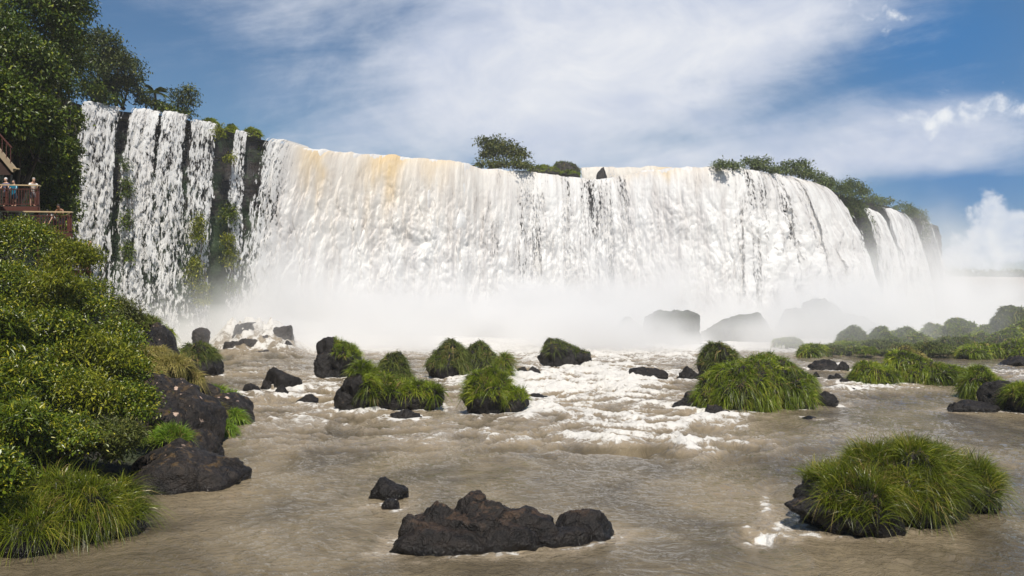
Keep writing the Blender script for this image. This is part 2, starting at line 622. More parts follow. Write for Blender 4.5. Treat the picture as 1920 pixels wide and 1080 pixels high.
# --- long right island and its end
grassy_rock('long low island with hanging dark grass and a brown topped hump', [
    px_lobe(1640, 46, 690, 62, 1.6, 25, cz=.55), px_lobe(1700, 46, 670, 63, 1.8, 26, cz=.55), px_lobe(1770, 50, 692, 62, 1.6, 27, cz=.55)],
    12325, .66, 0.036, 'fresh', seed=25, zmin=.3, nzmin=-.5, name='grassy_island', droop=.9)
grassy_rock('brown mossy hump rising behind the long low island', [
    px_lobe(1700, 34, 658, 66, 1.6, 28, cz=.3, foot=False)], 2175, .5, 0.037, 'dry', seed=28, zmin=2.2)
grassy_rock('dark shaggy grass tussock leaning over the right hand rock ledge', [
    px_lobe(1838, 32, 700, 53, 1.5, 29, cz=.55)], 4640, .68, 0.031, 'fresh', seed=29, zmin=.3, nzmin=-.5)
grassy_rock('dark grass tussock cut by the right edge of the picture', [
    px_lobe(1918, 24, 728, 47, 1.1, 30, cz=.55)], 3190, .75, 0.028, 'fresh', seed=30, zmin=.7)
grassy_rock('squat black boulder crowned with brownish grass below the leftmost falls', [
    px_lobe(384, 28, 652, 68, 1.5, 31, cz=.55), px_lobe(352, 18, 654, 69, 1.1, 32, cz=.55)],
    4930, .6, 0.036, 'dull', seed=31, zmin=2.0, nzmin=-.3)
# --- bare rocks
GT[0] = 0
bare_rock('large brown black rock with ragged crest in the foreground', [
    px_lobe(880, 128, 938, 21.9, 1.0, 41, cz=-.15, sub=6, rough=.13, ang=.7, foam=.35), px_lobe(815, 62, 938, 21.9, .8, 42, cz=-.1, rough=.12),
    px_lobe(885, 36, 922, 22.2, .5, 43, cz=.35, foot=False, rough=.12), px_lobe(965, 92, 953, 22.2, .8, 44, cz=-.15, rough=.12),
    px_lobe(785, 50, 965, 21.6, .6, 45, cz=-.1, rough=.12), px_lobe(830, 98, 985, 21.2, .6, 40, cz=-.15, rough=.11), px_lobe(930, 90, 975, 21.5, .6, 39, cz=-.15, rough=.11),
    px_lobe(1088, 62, 957, 22.6, .75, 46, cz=-.15, foam=.35), px_lobe(1030, 80, 988, 21.9, .6, 49, cz=-.15, rough=.11)], 'rock_lichen')
bare_rock('small pointed dark rock just left of the large foreground rock', [
    px_lobe(727, 38, 897, 26.8, .6, 47, cz=-.1, foam=.5), px_lobe(733, 17, 935, 25.4, .25, 48, cz=-.1, sub=4)])
for args in [
    ('biggest peaked black boulder between the left bank and the centre left island', [(528, 36, 691, 59, 51), (500, 14, 712, 58.5, 50)]),
    ('rounded black boulder left of the biggest peaked boulder', [(473, 20, 720, 55.5, 52)]),
    ('small sharp rock touching the front of the biggest peaked boulder', [(529, 14, 721, 55, 53)]),
    ('low black rock midway between peaked boulder and pillar island', [(575, 23, 739, 51, 54)]),
    ('flat wet slab beside the left bank below the rounded boulder', [(466, 15, 745, 53, 55)]),
    ('flat wet rocks awash in front of the centre left island', [(760, 32, 768, 44, 56), (775, 20, 772, 44.6, 57)]),
    ('low grey rock alone in the rapids at mid river', [(1213, 33, 689, 67, 58), (1228, 22, 693, 66.6, 59)]),
    ('blocky grey rock beside the grass capped boulder', [(1290, 24, 686, 65, 60)]),
    ('dark rock emerging from the left foot of the largest grass mound', [(1285, 26, 744, 48.5, 61), (1304, 22, 734, 49.3, 62)]),
    ('wet black rock in the cascade in front of the largest grass mound', [(1338, 25, 761, 45, 63), (1362, 16, 768, 44.6, 64)]),
    ('angular black boulder at the right foot of the largest grass mound', [(1545, 28, 734, 50.2, 65)]),
    ('dark low rock between angular boulder and largest grass mound', [(1501, 22, 739, 51, 66)]),
    ('tiny dark rock alone in smooth water right of centre', [(1520, 17, 780, 44.4, 67)]),
    ('broad grey rock ledge behind the left end of the long low island', [(1552, 34, 675, 74, 68), (1578, 16, 678, 73.6, 69)]),
    ('small dark stone at the right edge of the largest grass mound', [(1530, 8, 696, 67, 70)]),
    ('pair of small stones left of the long low island', [(1560, 12, 702, 64.5, 71), (1572, 12, 700, 65, 72)]),
    ('black stone touching the left end of the long low island', [(1584, 14, 710, 62, 73), (1598, 14, 698, 62.6, 74)]),
    ('tiny stone in the riffle below the long low island', [(1601, 8, 727, 58.5, 75)]),
    ('small round stone in front of the middle of the long low island', [(1644, 8, 719, 60.5, 76)]),
    ('dark rock ledge under the shaggy tussock at right', [(1825, 44, 752, 47.5, 77), (1795, 20, 754, 47.2, 79)]),
    ('domed brown black boulder at far right beside the edge tussock', [(1872, 36, 714, 48.6, 78)]),
    ('distant dark rock at the right edge behind the edge tussock', [(1905, 36, 668, 80, 80)]),
    ('jumble of grey stones right of the small round grass tussock', [(962, 16, 690, 69, 81), (982, 16, 688, 69, 82), (1000, 14, 688, 70, 83)]),
    ('farther of the low wet stones right of the peaked grass island', [(975, 20, 731, 56, 84)]),
    ('nearer of the low wet stones right of the peaked grass island', [(1010, 26, 738, 53, 85)]),
]:
    bare_rock(args[0], [px_lobe(a[0], a[1], a[2], a[3], None, a[4], sub=5 if a[1] > 19 else 4, cz=-.15, rough=.13, ang=1.0) for a in args[1]])

# --- misty rocks under the falls
bare_rock('huge flat topped rock showing as a grey shape in the mist', [
    px_lobe(1250, 62, 586, 118, 5, 90, cz=-1, rough=.13, ang=1.0), px_lobe(1185, 48, 596, 119, 4, 91, cz=-1, rough=.13, ang=1.0)], 'moss_rock', 'misty_rock')
bare_rock('low wide rock half lost in mist right of the flat topped rock', [
    px_lobe(1390, 72, 594, 128, 6, 92, cz=-1, rough=.13, ang=1.0)], 'moss_rock', 'misty_rock')
bare_rock('tallest peaked rock half lost in mist below the right falls', [
    px_lobe(1538, 62, 560, 138, 6, 93, cz=-1, rough=.13, ang=1.0), px_lobe(1500, 50, 580, 138, 5, 94, cz=-1), px_lobe(1600, 60, 590, 140, 5, 95, cz=-1)], 'moss_rock', 'misty_rock')
for i, (px, hw, tp, Y, lab) in enumerate([
    (379, 16, 616, 97, 'leaning grey block at the foot of the leftmost falls'),
    (455, 19, 606, 98, 'upright grey block with white water pouring round it'),
    (474, 14, 603, 101, 'small dark stone capping the cascade blocks'),
    (530, 19, 611, 98, 'right hand block of the cascade by the mist'),
    (433, 19, 639, 93, 'pale block low on the left side of the cascade'),
    (466, 17, 634, 93.5, 'middle block low in the cascade'),
    (487, 22, 655, 91.5, 'wide block at the bottom of the cascade'),
    (537, 13, 638, 94, 'narrow lower block under the right hand cascade block'),
    (502, 14, 628, 96, 'half drowned block in the middle of the cascade')]):
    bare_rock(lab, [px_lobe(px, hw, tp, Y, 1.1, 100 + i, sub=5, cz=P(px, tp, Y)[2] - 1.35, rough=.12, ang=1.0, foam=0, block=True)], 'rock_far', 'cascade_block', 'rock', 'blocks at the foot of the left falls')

MOUNDS = [  # px, half width, top row, depth
    (1527, 25, 643, 92), (1478, 24, 630, 106), (1602, 27, 606, 101), (1648, 20, 607, 100), (1590, 34, 636, 95), (1640, 36, 634, 94),
    (1690, 30, 610, 103), (1720, 32, 622, 100), (1690, 36, 640, 93), (1750, 27, 603, 112), (1800, 38, 592, 111), (1790, 38, 628, 95),
    (1835, 30, 618, 98), (1855, 34, 606, 107), (1893, 34, 564, 108), (1888, 34, 614, 95), (1920, 34, 600, 100), (1745, 34, 638, 91),
    (1840, 38, 640, 90), (1905, 34, 632, 89), (1560, 22, 648, 93), (1615, 24, 650, 91), (1668, 20, 624, 98), (1960, 40, 598, 98), (2010, 50, 588, 102)]
wh = ['pale', 'brownish', 'round', 'broad', 'steep', 'low', 'shaggy']
for i, (px, hw, tp, Y) in enumerate(MOUNDS):
    rel = 'nearest front row' if Y < 96 else ('middle row' if Y < 105 else 'rear row')
    ordn = sorted([m for m in MOUNDS if ('nearest front row' if m[3] < 96 else ('middle row' if m[3] < 105 else 'rear row')) == rel]).index((px, hw, tp, Y))
    o_ = ['first', 'second', 'third', 'fourth', 'fifth', 'sixth', 'seventh', 'eighth', 'ninth', 'tenth', 'eleventh', 'twelfth', 'thirteenth', 'fourteenth'][ordn]
    lab = f'misty grass mound, {o_} from the left in the {rel} at right'
    grassy_rock(lab, [px_lobe(px, hw, tp + 6, Y, hw / F * Y * .9, 130 + i, sub=4, cz=.8, rough=.14, ang=.5, foam=.4),
                      px_lobe(px + hw * (.5 if i % 2 else -.5), hw * .7, tp + 12 + 6 * (i % 3), Y - 1.5, hw / F * Y * .7, 160 + i, sub=4, cz=.5, rough=.14, ang=.5, foot=False)],
                3200, .62, .085, ['fresh', 'fresh', 'dull'][i % 3], 'moss_rock', seed=40 + i, zmin=.3, nzmin=-.75, nseg=2, group='misty grass mounds right of the falls', name='grass_mound')

# ------------------------------------------------------------------ river
def water_mat():
    m, nt, b, out = newmat('river_water')
    p = geo_pos(nt)
    x, y, z = sep(nt, p)
    f = attr(nt, 'foam')
    n1 = noise(nt, comb(nt, x * 1.0, y * .8, z), 1.6, 7, .68, .9)
    n2 = noise(nt, comb(nt, x * 1.0, y * .9, z), 6.5, 5, .65, .5)
    ff = (f + (n1 - .5) * 1.05 + (n2 - .5) * .55)
    foam = ff.smooth(.44, .66) * f.smooth(.02, .2)
    veil = (ff.smooth(.10, .80) * .45 + f.smooth(.0, .45) * .25).clamp()
    big = noise(nt, comb(nt, x * .2, y * .12, 0.0), 1.0, 5, .6, .6)
    mud = mixc(nt, big.smooth(.35, .68), (.085, .068, .042), (.215, .172, .108))
    mud = mixc(nt, (n1 * .5 + big * .5).smooth(.55, .75) * .5, mud, (.25, .175, .105))
    c = mixc(nt, veil, mud, (.42, .345, .255))
    c = mixc(nt, foam, c, (.68, .655, .61))
    lk(nt, c, b.inputs['Base Color'])
    lk(nt, foam * .6 + .045, b.inputs['Roughness'])
    b.inputs['IOR'].default_value = 1.33
    b.inputs['Specular IOR Level'].default_value = .5
    w1 = noise(nt, comb(nt, x * 1.0, y * 1.15, 0.0), 1.3, 4, .6, 1.6)
    w2 = noise(nt, comb(nt, x * 1.0, y * 1.1, 5.0), 4.0, 3, .6, 1.8)
    bump(nt, w1 * 1.0 + w2 * .22 + foam * n2 * .6, b, .55, .42)
    return m


def gauss(px, py, cx, cy, sx, sy):
    return np.exp(-((px - cx) / sx) ** 2 - ((py - cy) / sy) ** 2)


def build_river():
    rows = np.concatenate([np.arange(1300, 1140, -8), np.arange(1140, 780, -1.4), np.arange(780, 640, -.7), np.arange(640, 600, -1.5), np.array([595, 588, 580, 574, 569, 565, 563, 562, 561.4])])
    cols = np.concatenate([np.arange(-700, -60, 16), np.arange(-60, 1980, 2.2), np.arange(1980, 2700, 16)])
    Yr = HC * F / (rows - YH)
    PY, PX = np.meshgrid(rows, cols, indexing='ij')
    Y = np.repeat(Yr[:, None], len(cols), 1)
    X = (PX - 960) / F * Y
    # how rough the river runs, place by place
    g = gauss
    rap = (1.00 * g(PX, PY, 1130, 705, 230, 46) + .62 * g(PX, PY, 1240, 795, 210, 40) + .35 * g(PX, PY, 1080, 765, 300, 40) + .5 * g(PX, PY, 1330, 845, 190, 26) + .75 * g(PX, PY, 560, 745, 120, 34) + .4 * g(PX, PY, 640, 790, 250, 26)
           + .8 * g(PX, PY, 900, 660, 900, 16) + .5 * g(PX, PY, 480, 695, 130, 22) + .35 * g(PX, PY, 1000, 830, 330, 26) + .75 * g(PX, PY, 1620, 730, 190, 16) + .35 * g(PX, PY, 1620, 755, 120, 10) + .85 * g(PX, PY, 1880, 705, 110, 14)
           + .7 * g(PX, PY, 1560, 690, 80, 12) + .55 * g(PX, PY, 850, 722, 300, 30) + .8 * g(PX, PY, 1420, 1010, 45, 22) + .35 * g(PX, PY, 1440, 930, 22, 40) + .30 * g(PX, PY, 860, 830, 520, 50)
           + .25 * g(PX, PY, 1880, 880, 90, 40) + .22 * g(PX, PY, 500, 860, 120, 80) + .26 * g(PX, PY, 1620, 1050, 160, 14) + .3 * g(PX, PY, 1000, 770, 70, 12))
    rap = np.clip(rap, 0, 1.1)
    wx = X + 1.3 * fbm(X * .25, Y * .18, 1.0, 2)
    wy = Y + 2.2 * fbm(X * .22, Y * .15, 9.0, 2)
    ridg = 1 - np.abs(fbm(wx * .30, wy * .36, 2.0, 4, .5)) * 2.2
    big = fbm(wx * .20, wy * .26, 4.0, 3, .5)
    sm = fbm(wx * 1.1, wy * 1.7, 6.0, 3, .6)
    h = rap * (.50 * big + .48 * (ridg - .5) + .20 * sm) + .040 * fbm(wx * .7, wy * .9, 3.0, 3, .6) + .050 * (.5 - np.abs(fbm(wx * .9 + 5, wy * 1.15, 4.0, 3, .55)) * 1.5) + .008 * (.5 - np.abs(fbm(wx * 2.6 + 5, wy * 2.9, 4.0, 3, .6)) * 1.5) + .02 * fbm(X * .3, Y * .5, 8.0, 2)
    foam = rap * (.36 + .90 * (ridg - .45) + .45 * big + .30 * sm) - .07
    # water heaping and whitening round the rocks
    for (fx, fy, a, b, s) in FOOT:
        m = (np.abs(X - fx) < a * 3 + 2) & (np.abs(Y - fy) < b * 3 + 3)
        if not m.any():
            continue
        xx, yy = X[m], Y[m]
        d = np.sqrt(((xx - fx) / (a + .15)) ** 2 + ((yy - fy) / (b + .15)) ** 2)
        dd = (d - 1) * min(a, b)
        k = np.exp(-np.clip(dd, 0, 9) / .45) * (dd < 3)
        nn = fbm(xx * 1.6, yy * 1.6, 2.5, 3)
        loc = .60 + .65 * np.clip(rap[m], 0, 1)
        foam[m] = np.maximum(foam[m], k * s * loc * (.62 + .8 * nn))
        wake = np.exp(-((xx - fx) / (a * .9)) ** 2) * np.exp(-np.clip(fy - yy - b, 0, 20) / 2.0) * (yy < fy)
        foam[m] += wake * .28 * s * rap[m] * (.6 + nn)
        h[m] += k * .06 * rap[m]
    foam = foam + g(PX, PY, 1425, 1008, 55, 17) * (.30 + 1.1 * fbm(X * 1.6, Y * 1.6, 1.0, 4)) + g(PX, PY, 1436, 945, 12, 30) * (.45 + .8 * fbm(X * 3, Y * 3, 5.0, 3)) + .25 * g(PX, PY, 1365, 800, 70, 10)
    foam = foam + .30 * g(PX, PY, 1150, 1003, 40, 10) * (1 + fbm(X * 3, Y * 3, 7.0, 3))
    # flecks of foam drifting on smooth water
    fl = fbm(wx * 2.2, wy * 3.2, 7.0, 3, .7)
    foam = foam + sst(.42, .70, fl) * .22 + .03 * rap
    far = sst(120, 300, Y)
    hump = 3.1 * np.exp(-((PX - 478) / 78) ** 4 - ((Y - 103) / 9.5) ** 2) * (1 + .75 * fbm(X * .5, Y * .4, 5.0, 5))
    hump += 1.2 * np.exp(-((PX - 640) / 300) ** 2 - ((Y - 122) / 9) ** 2)
    h = h + np.clip(hump, 0, 9)
    foam = np.maximum(foam, (.58 + .75 * fbm(X * .9, Y * .5, 3.0, 4)) * sst(.15, .9, hump))
    foam = np.maximum(foam, sst(88, 104, Y) * .75 * (1 - sst(230, 300, Y)))
    h = h * (1 - far)
    V = np.stack([X, Y, h], -1).reshape(-1, 3)
    me = mesh_np('river', V, grid_faces(*X.shape)[:, ::-1], water_mat(), {'foam': np.clip(foam, 0, 1).ravel()})
    tag(obj('river', me), kind='structure')


# ------------------------------------------------------------------ cliff line and falls
ZT = 30.0
HT = ZT - HC


def lipY(py):
    return HT * F / (YH - py)


LIP = [(-60, 60, None)]
LIP_PX = [(150, 190), (235, 205), (330, 213), (415, 236), (470, 255), (530, 262), (570, 279), (700, 290), (860, 303), (900, 316), (1000, 322),
          (1080, 334), (1140, 336), (1200, 322), (1260, 315), (1340, 313), (1400, 318), (1450, 326), (1500, 335), (1548, 350)]
LX = np.array([p[0] for p in LIP_PX], float)
LROW = np.array([p[1] for p in LIP_PX], float)
DEP = [(150, 108), (235, 113), (330, 117.5), (415, 123), (530, 131), (700, 143), (860, 153), (900, 157), (1000, 164), (1140, 172), (1260, 169), (1340, 168), (1420, 171), (1500, 178), (1548, 186)]
LY = np.interp(LX, [d[0] for d in DEP], [d[1] for d in DEP])


def lip_depth(px):
    return np.interp(px, [d[0] for d in DEP], [d[1] for d in DEP])


def lip_z(px):
    return HC + (YH - np.interp(px, LX, LROW)) / F * lip_depth(px)


def cliff_line():
    pts = [(-24, 20), (-31, 38), (-38, 56), (-44, 72), (-50.5, 92)]
    pts += [((a - 960) / F * y, y) for a, y in zip(LX, LY)]
    pts += [(74, 200), (84, 214), (96, 226), (104, 238), (111, 248), (117, 252), (119, 262), (140, 290), (170, 350), (225, 560)]
    return np.array(pts)


def cliff_mat():
    m, nt, b, out = newmat('wet_basalt_cliff')
    p = geo_pos(nt)
    x, y, z = sep(nt, p)
    n1 = noise(nt, comb(nt, x * .3, y * .3, z * .9), 1.0, 7, .65)
    n2 = noise(nt, comb(nt, x * 1.1, y * .6, z * .25), 1.0, 5, .6)
    c = mixc(nt, n1.smooth(.35, .75), (.007, .006, .006), (.036, .025, .021))
    n3 = noise(nt, comb(nt, x * .5, y * .3, z * .35), 1.0, 6, .7)
    g = attr(nt, 'green')
    c = mixc(nt, (n3 + g * .35 - .35).smooth(.34, .52) * .9, c, (.022, .045, .012))
    lk(nt, c, b.inputs['Base Color'])
    b.inputs['Roughness'].default_value = .55
    bump(nt, n1 * .8 + n2 * .4, b, .8, .8)
    return m


def build_cliff():
    pts = cliff_line()
    seg = np.linalg.norm(np.diff(pts, axis=0), axis=1)
    s = np.concatenate([[0], np.cumsum(seg)])
    n = 760
    ss = np.linspace(0, s[-1], n)
    x = np.interp(ss, s, pts[:, 0])
    y = np.interp(ss, s, pts[:, 1])
    t = nrm(np.stack([np.gradient(x), np.gradient(y)], 1))
    nx, ny = t[:, 1], -t[:, 0]                 # outward, to the river
    rows = 90
    z = np.linspace(ZT, -2, rows)
    Z = np.repeat(z[:, None], n, 1)
    pxx = x / y * F + 960
    zt = np.where((pxx > 150) & (pxx < 1549) & (y < 187), lip_z(pxx), ZT) - ZT
    zt = np.convolve(np.pad(zt, 4, 'edge'), np.ones(9) / 9, 'valid')
    S = np.repeat(ss[None], rows, 0)
    ledge = np.abs(((Z + .8 * fbm(S * .05, Z * 0, 1.0, 2)) / 3.4) % 1 - .5)
    off = .5 - 1.0 * billow(S * .22, Z * .10, 3.0, 4) + .9 * fbm(S * .08, Z * .12, 5.0, 3) + .5 * (ledge - .25)
    off = off * sst(0, 2.0, ZT - Z) + (ZT - Z) * .02 - .9
    low = sst(6, 0, Z) * 2.2
    off = off + low
    off[0] = -.6
    X = x[None] + nx[None] * off
    Y = y[None] + ny[None] * off
    V = np.stack([X, Y, Z - 0.25 + zt[None] * np.clip(Z / ZT, 0, 1)], -1).reshape(-1, 3)
    green = np.clip(.15 + .9 * sst(20, 8, Z) + .5 * fbm(S * .1, Z * .1, 8.0, 3) + .35 * sst(50, 30, x)[None] + .55 * sst(-25, -32, x)[None] * sst(26, 14, Z), 0, 1.2)
    green = green * np.where((x > 50), 1.2, 1)[None]
    me = mesh_np('cliff', V, grid_faces(rows, n)[:, ::-1], cliff_mat(), {'green': np.clip(green, 0, 1.3).ravel()})
    tag(obj('cliff', me), kind='structure')
    # plateau on top of it
    top = [(float(X[0, i]), float(Y[0, i]), 28.8) for i in range(0, n, 4)] + [(float(X[0, -1]), float(Y[0, -1]), 28.8)]
    top += [(-420, 560, 28.8), (-420, 20, 28.8)]
    me = bpy.data.meshes.new('plateau')
    me.from_pydata(top, [], [list(range(len(top)))])
    me.materials.append(plain('plateau_soil', (.05, .06, .02), .9))
    tag(obj('plateau', me), kind='structure')


def falls_mat(name='falling_water', alpha=True, tan=(.72, .56, .34), sx=.9, sy=.26, dist=.3, k=1.0, bs=.6):
    m, nt, b, out = newmat(name)
    u, v, s = sep(nt, attr(nt, 'uvs', True))
    thin = attr(nt, 'thin')
    tn = attr(nt, 'tan')
    w = comb(nt, u * sx, v * sy, s)
    n1 = noise(nt, w, 1.0, 7, .62, dist)
    n2 = noise(nt, comb(nt, u * 4.5, v * 1.3, s), 1.0, 4, .6, .4)
    n3 = noise(nt, comb(nt, u * 1.6, v * .07, s + 4.0), 1.0, 4, .6)
    c = mixc(nt, (n1 * .55 + n3 * .45).smooth(.34, .62), (.62 * k, .595 * k, .58 * k), (.84 * k, .835 * k, .82 * k))
    c = mixc(nt, (tn * (n3 * .5 + .75) + (n2 - .5) * .5 * tn).clamp(), c, tan)
    lk(nt, c, b.inputs['Base Color'])
    b.inputs['Roughness'].default_value = .5
    b.inputs['Specular IOR Level'].default_value = .2
    bump(nt, n1 * .7 + n2 * .45, b, bs, .5)
    tr = nt.nodes.new('ShaderNodeBsdfTranslucent')
    lk(nt, c, tr.inputs[0])
    mx = nt.nodes.new('ShaderNodeMixShader')
    mx.inputs[0].default_value = .25
    nt.links.new(b.outputs[0], mx.inputs[1])
    nt.links.new(tr.outputs[0], mx.inputs[2])
    if alpha:
        a = ((n1 - .5) * 1.5 + (n2 - .5) * 1.3 + (n3 - .5) * .9 + .5 - thin * 1.45).smooth(-.05, .10)
        tp = nt.nodes.new('ShaderNodeBsdfTransparent')
        m2 = nt.nodes.new('ShaderNodeMixShader')
        lk(nt, a, m2.inputs[0])
        nt.links.new(tp.outputs[0], m2.inputs[1])
        nt.links.new(mx.outputs[0], m2.inputs[2])
        nt.links.new(m2.outputs[0], out.inputs[0])
    else:
        nt.links.new(mx.outputs[0], out.inputs[0])
    return m


def curtain(px0, px1, du, nv, out_fn, thin_fn, tan_fn, amp, seed, xy_fn=None, back=2.5, z0=ZT, z1=-.5, fl=(.36, .14)):
    "a falling sheet between two lip columns; returns V, F, attributes"
    n = max(6, int((px1 - px0) / du))
    px = np.linspace(px0, px1, n)
    if xy_fn:
        x, y = xy_fn(px)
    else:
        y = lip_depth(px)
        x = (px - 960) / F * y
        z0 = lip_z(px)[None]
    u = np.concatenate([[0], np.cumsum(np.hypot(np.diff(x), np.diff(y)))]) + seed * 31.7
    ox, oy = out_fn(px)
    v = np.concatenate([[-back, -back * .5], np.linspace(0, 1, nv)])
    vv = np.clip(v, 0, 1)
    H = z0 - z1
    lipn = .50 * fbm(u * .28, 0 * u, seed, 4) + .15 * np.abs(fbm(u * 1.5, 0 * u, seed + 3, 2))
    D = np.sqrt(vv + .0016) - .04                       # water leaves the lip level and falls in an arc
    X = x[None] + ox[None] * D[:, None]
    Y = y[None] + oy[None] * D[:, None]
    on = nrm(np.stack([ox, oy], 1))
    neg = np.clip(-v, 0, 99)[:, None]
    X = X - on[:, 0][None] * neg
    Y = Y - on[:, 1][None] * neg
    Z = z0 - vv[:, None] * H + lipn[None] * (1 - vv[:, None]) + 0 * X
    U = np.repeat(u[None], len(v), 0)
    Vd = vv[:, None] * H + 0 * X
    g = amp * (.12 + .88 * sst(0, .45, vv))[:, None]
    w = .35 * fbm(U * .3, Vd * .12, seed, 2)
    d = (billow((U + w * 3) * fl[0], Vd * fl[1], seed, 4, .55) - .45) * 1.5 + .8 * fbm(U * .12, Vd * .03, seed + 5, 3)
    d = d * g * (.55 + .45 * sst(-.4, .4, fbm(U * .10, Vd * .05, seed + 2, 2))) + (.12 if amp > .8 else .22) * g * (fbm(U * 1.9, Vd * .5, seed + 9, 2)) - amp * 1.1 * sst(0, .25, vv)[:, None] * np.abs(fbm(U * .17 + .02 * Vd, Vd * .010, seed + 7, 3))
    X = X + on[:, 0][None] * d
    Y = Y + on[:, 1][None] * d
    Z = Z + .30 * d * (vv[:, None] > 0)
    px2 = np.repeat(px[None], len(v), 0)
    vm = np.repeat(vv[:, None], n, 1)
    V = np.stack([X, Y, Z], -1).reshape(-1, 3)
    at = {'uvs': np.stack([U, Vd, np.full_like(U, seed * 1.7)], -1).reshape(-1, 3), 'thin': thin_fn(px2, vm, U, Vd).ravel(), 'tan': tan_fn(px2, vm, U).ravel()}
    return V, grid_faces(len(v), n)[:, ::-1], at


def join_curtains(cs):
    Vs, Fs, n, at = [], [], 0, {}
    for V, Fc, a in cs:
        Vs.append(V)
        Fs.append(Fc + n)
        n += len(V)
        for k, x in a.items():
            at.setdefault(k, []).append(x)
    return np.concatenate(Vs), np.concatenate(Fs), {k: np.concatenate(x) for k, x in at.items()}


def waterfall(label, cs, mat, name='waterfall'):
    V, Fc, at = join_curtains(cs)
    o = obj(name, mesh_np(name, V, Fc, mat, at))
    return tag(o, label, 'waterfall')


def zero(p, v, U):
    return np.zeros_like(p)


def build_falls():
    fm = falls_mat('falling_water_strands', True, sx=2.2, sy=.55)
    # separate strands on the left: lip columns, thinness, layers
    for (a, b, th, lab, lay) in [
        (154, 229, .22, 'leftmost white waterfall beside the dark cliff corner', 3),
        (230, 236, .48, 'thread thin trickle between the two leftmost waterfalls', 2),
        (243, 304, .20, 'second broad white waterfall from the left', 3),
        (304, 357, .25, 'third waterfall from the left, streaked with dark gaps', 3),
        (358, 413, .28, 'fourth waterfall from the left, thinning over green rock', 3),
        (441, 467, .27, 'narrow waterfall alone beside the bare brown cliff', 3)]:
        cs = []
        for k in range(lay):
            m = (a + b) / 2
            hw = (b - a) / 2

            def thin(p, v, U, Vd, m=m, hw=hw, th=th, k=k):
                e = np.abs(p - m) / hw
                return th + .08 + .04 * k + .45 * sst(.66, 1.02, e + .18 * fbm(U * .8, Vd * .22, k + 2.0, 3)) - .10 * sst(.10, .0, v) + .06 * sst(.3, 1, v)
            grow = 4 if b - a > 20 else 2
            cs.append(curtain(a - grow, b + grow, 1.6, 150, lambda p, m=m, k=k: ((p - m) * .030 - .35, 0 * p - 3.6 - .8 * k), thin, zero, .30, 1.3 * k + a * .01, back=1.5, fl=(.9, .35)))
        waterfall(lab, cs, fm)
    # the main curtain
    mm = falls_mat('main_falling_water', True, sx=.46, sy=.12, dist=.2, bs=.28)

    def out(p):
        k = sst(1370, 1548, p)
        return -1.0 * sst(900, 480, p) * 3 + 15.5 * k, -7.5 + 10.0 * k

    def thin(p, v, U, Vd):
        t = (.40 + .25 * fbm(U * .8, Vd * .10, 3.0, 3)) * sst(580, 505, p) + .02 + .35 * sst(505, 478, p)
        for c, w, a, s in [(985, 20, .13, 34), (1010, 14, .17, 30), (1062, 10, .20, 22), (1112, 13, .30, 26), (1140, 12, .22, 20), (1090, 8, .16, 20), (1372, 9, .24, 60), (1398, 9, .26, 60), (1420, 6, .20, 60), (1446, 8, .20, 70), (930, 14, .08, 10), (1165, 8, .14, 14), (1480, 6, .14, 10)]:
            q = p - c
            t = t + a * 1.45 * np.exp(-(q / w) ** 2) * (.65 + .8 * fbm(U * .5, Vd * .05, c * .1, 3))
        for c, w, a in [(985, 42, .13), (1080, 50, .13), (1160, 32, .12), (1405, 42, .15), (1470, 30, .10)]:
            t = t + a * np.exp(-((p - c) / w) ** 2) * (.8 + .5 * fbm(U * .35, Vd * .03, c * .07, 3))
        t = t + (.10 + .30 * fbm(U * .6, Vd * .04, 8.0, 3)) * sst(1440, 1548, p) + .5 * sst(1538, 1549, p + 4 * fbm(U, Vd * .3, 2., 2))
        return np.clip(t, 0, .8)

    def tan(p, v, U):
        t = 0
        for c, w, a, d in [(585, 24, .75, .30), (615, 10, .55, .45), (722, 26, 1.0, .34), (745, 15, .6, .45), (820, 34, .50, .22), (650, 80, .34, .8), (860, 80, .26, .6), (760, 60, .3, .7), (1248, 20, .8, .14), (1190, 30, .4, .08), (980, 50, .12, .3), (1300, 60, .18, .2)]:
            t = t + a * np.exp(-((p - c - 18 * (fbm(v * 5 + c, U * .05, 1.0, 2))) / w) ** 2) * sst(d, 0, v - .12 * fbm(U * .6, v * 3, 4.0, 2))
        return np.clip(t * .72 + .10 * sst(.06, 0, v), 0, 1)
    cs = [curtain(470, 1548, 1.15, 300, out, thin, tan, 1.05, 5.0, back=5),
          curtain(500, 1540, 2.2, 160, lambda p: (out(p)[0] * .92, out(p)[1] * .85), lambda p, v, U, Vd: thin(p, v, U, Vd) * (.62 + .4 * sst(600, 520, p)) + .02, zero, .9, 9.0, back=3)]
    waterfall('huge thundering white main waterfall across the whole middle', cs, mm, 'main_waterfall')
    # upper step seen behind the main lip
    V, Fc, at = curtain(1090, 1260, 1.6, 30, lambda p: (0 * p, 0 * p - 2.2), lambda p, v, U, Vd: .08 + .15 * fbm(U * .5, Vd * .4, 1., 3), lambda p, v, U: .25 + .5 * np.exp(-((p - 1245) / 15) ** 2), .35, 21.0,
                      xy_fn=lambda p: ((p - 960) / F * (186 + 0 * p), 186 + 0 * p), back=4, z0=33.6, z1=29.5)
    o = obj('upper_cascade', mesh_np('upper_cascade', V, Fc, mm, at))
    tag(o, 'low upper cascade spilling behind the grassy ledge on the rim', 'waterfall')
    # far right group
    fr = falls_mat('right_falling_water', True, sx=.55, sy=.16)
    cl = cliff_line()
    ks = len(cl)

    def along(px):           # place on the receding right hand cliff
        q = cl[-15:-2]
        pp = q[:, 0] / q[:, 1] * F + 960
        o_ = np.argsort(pp)
        y = np.interp(px, pp[o_], q[o_, 1])
        return (px - 960) / F * y, y - .4
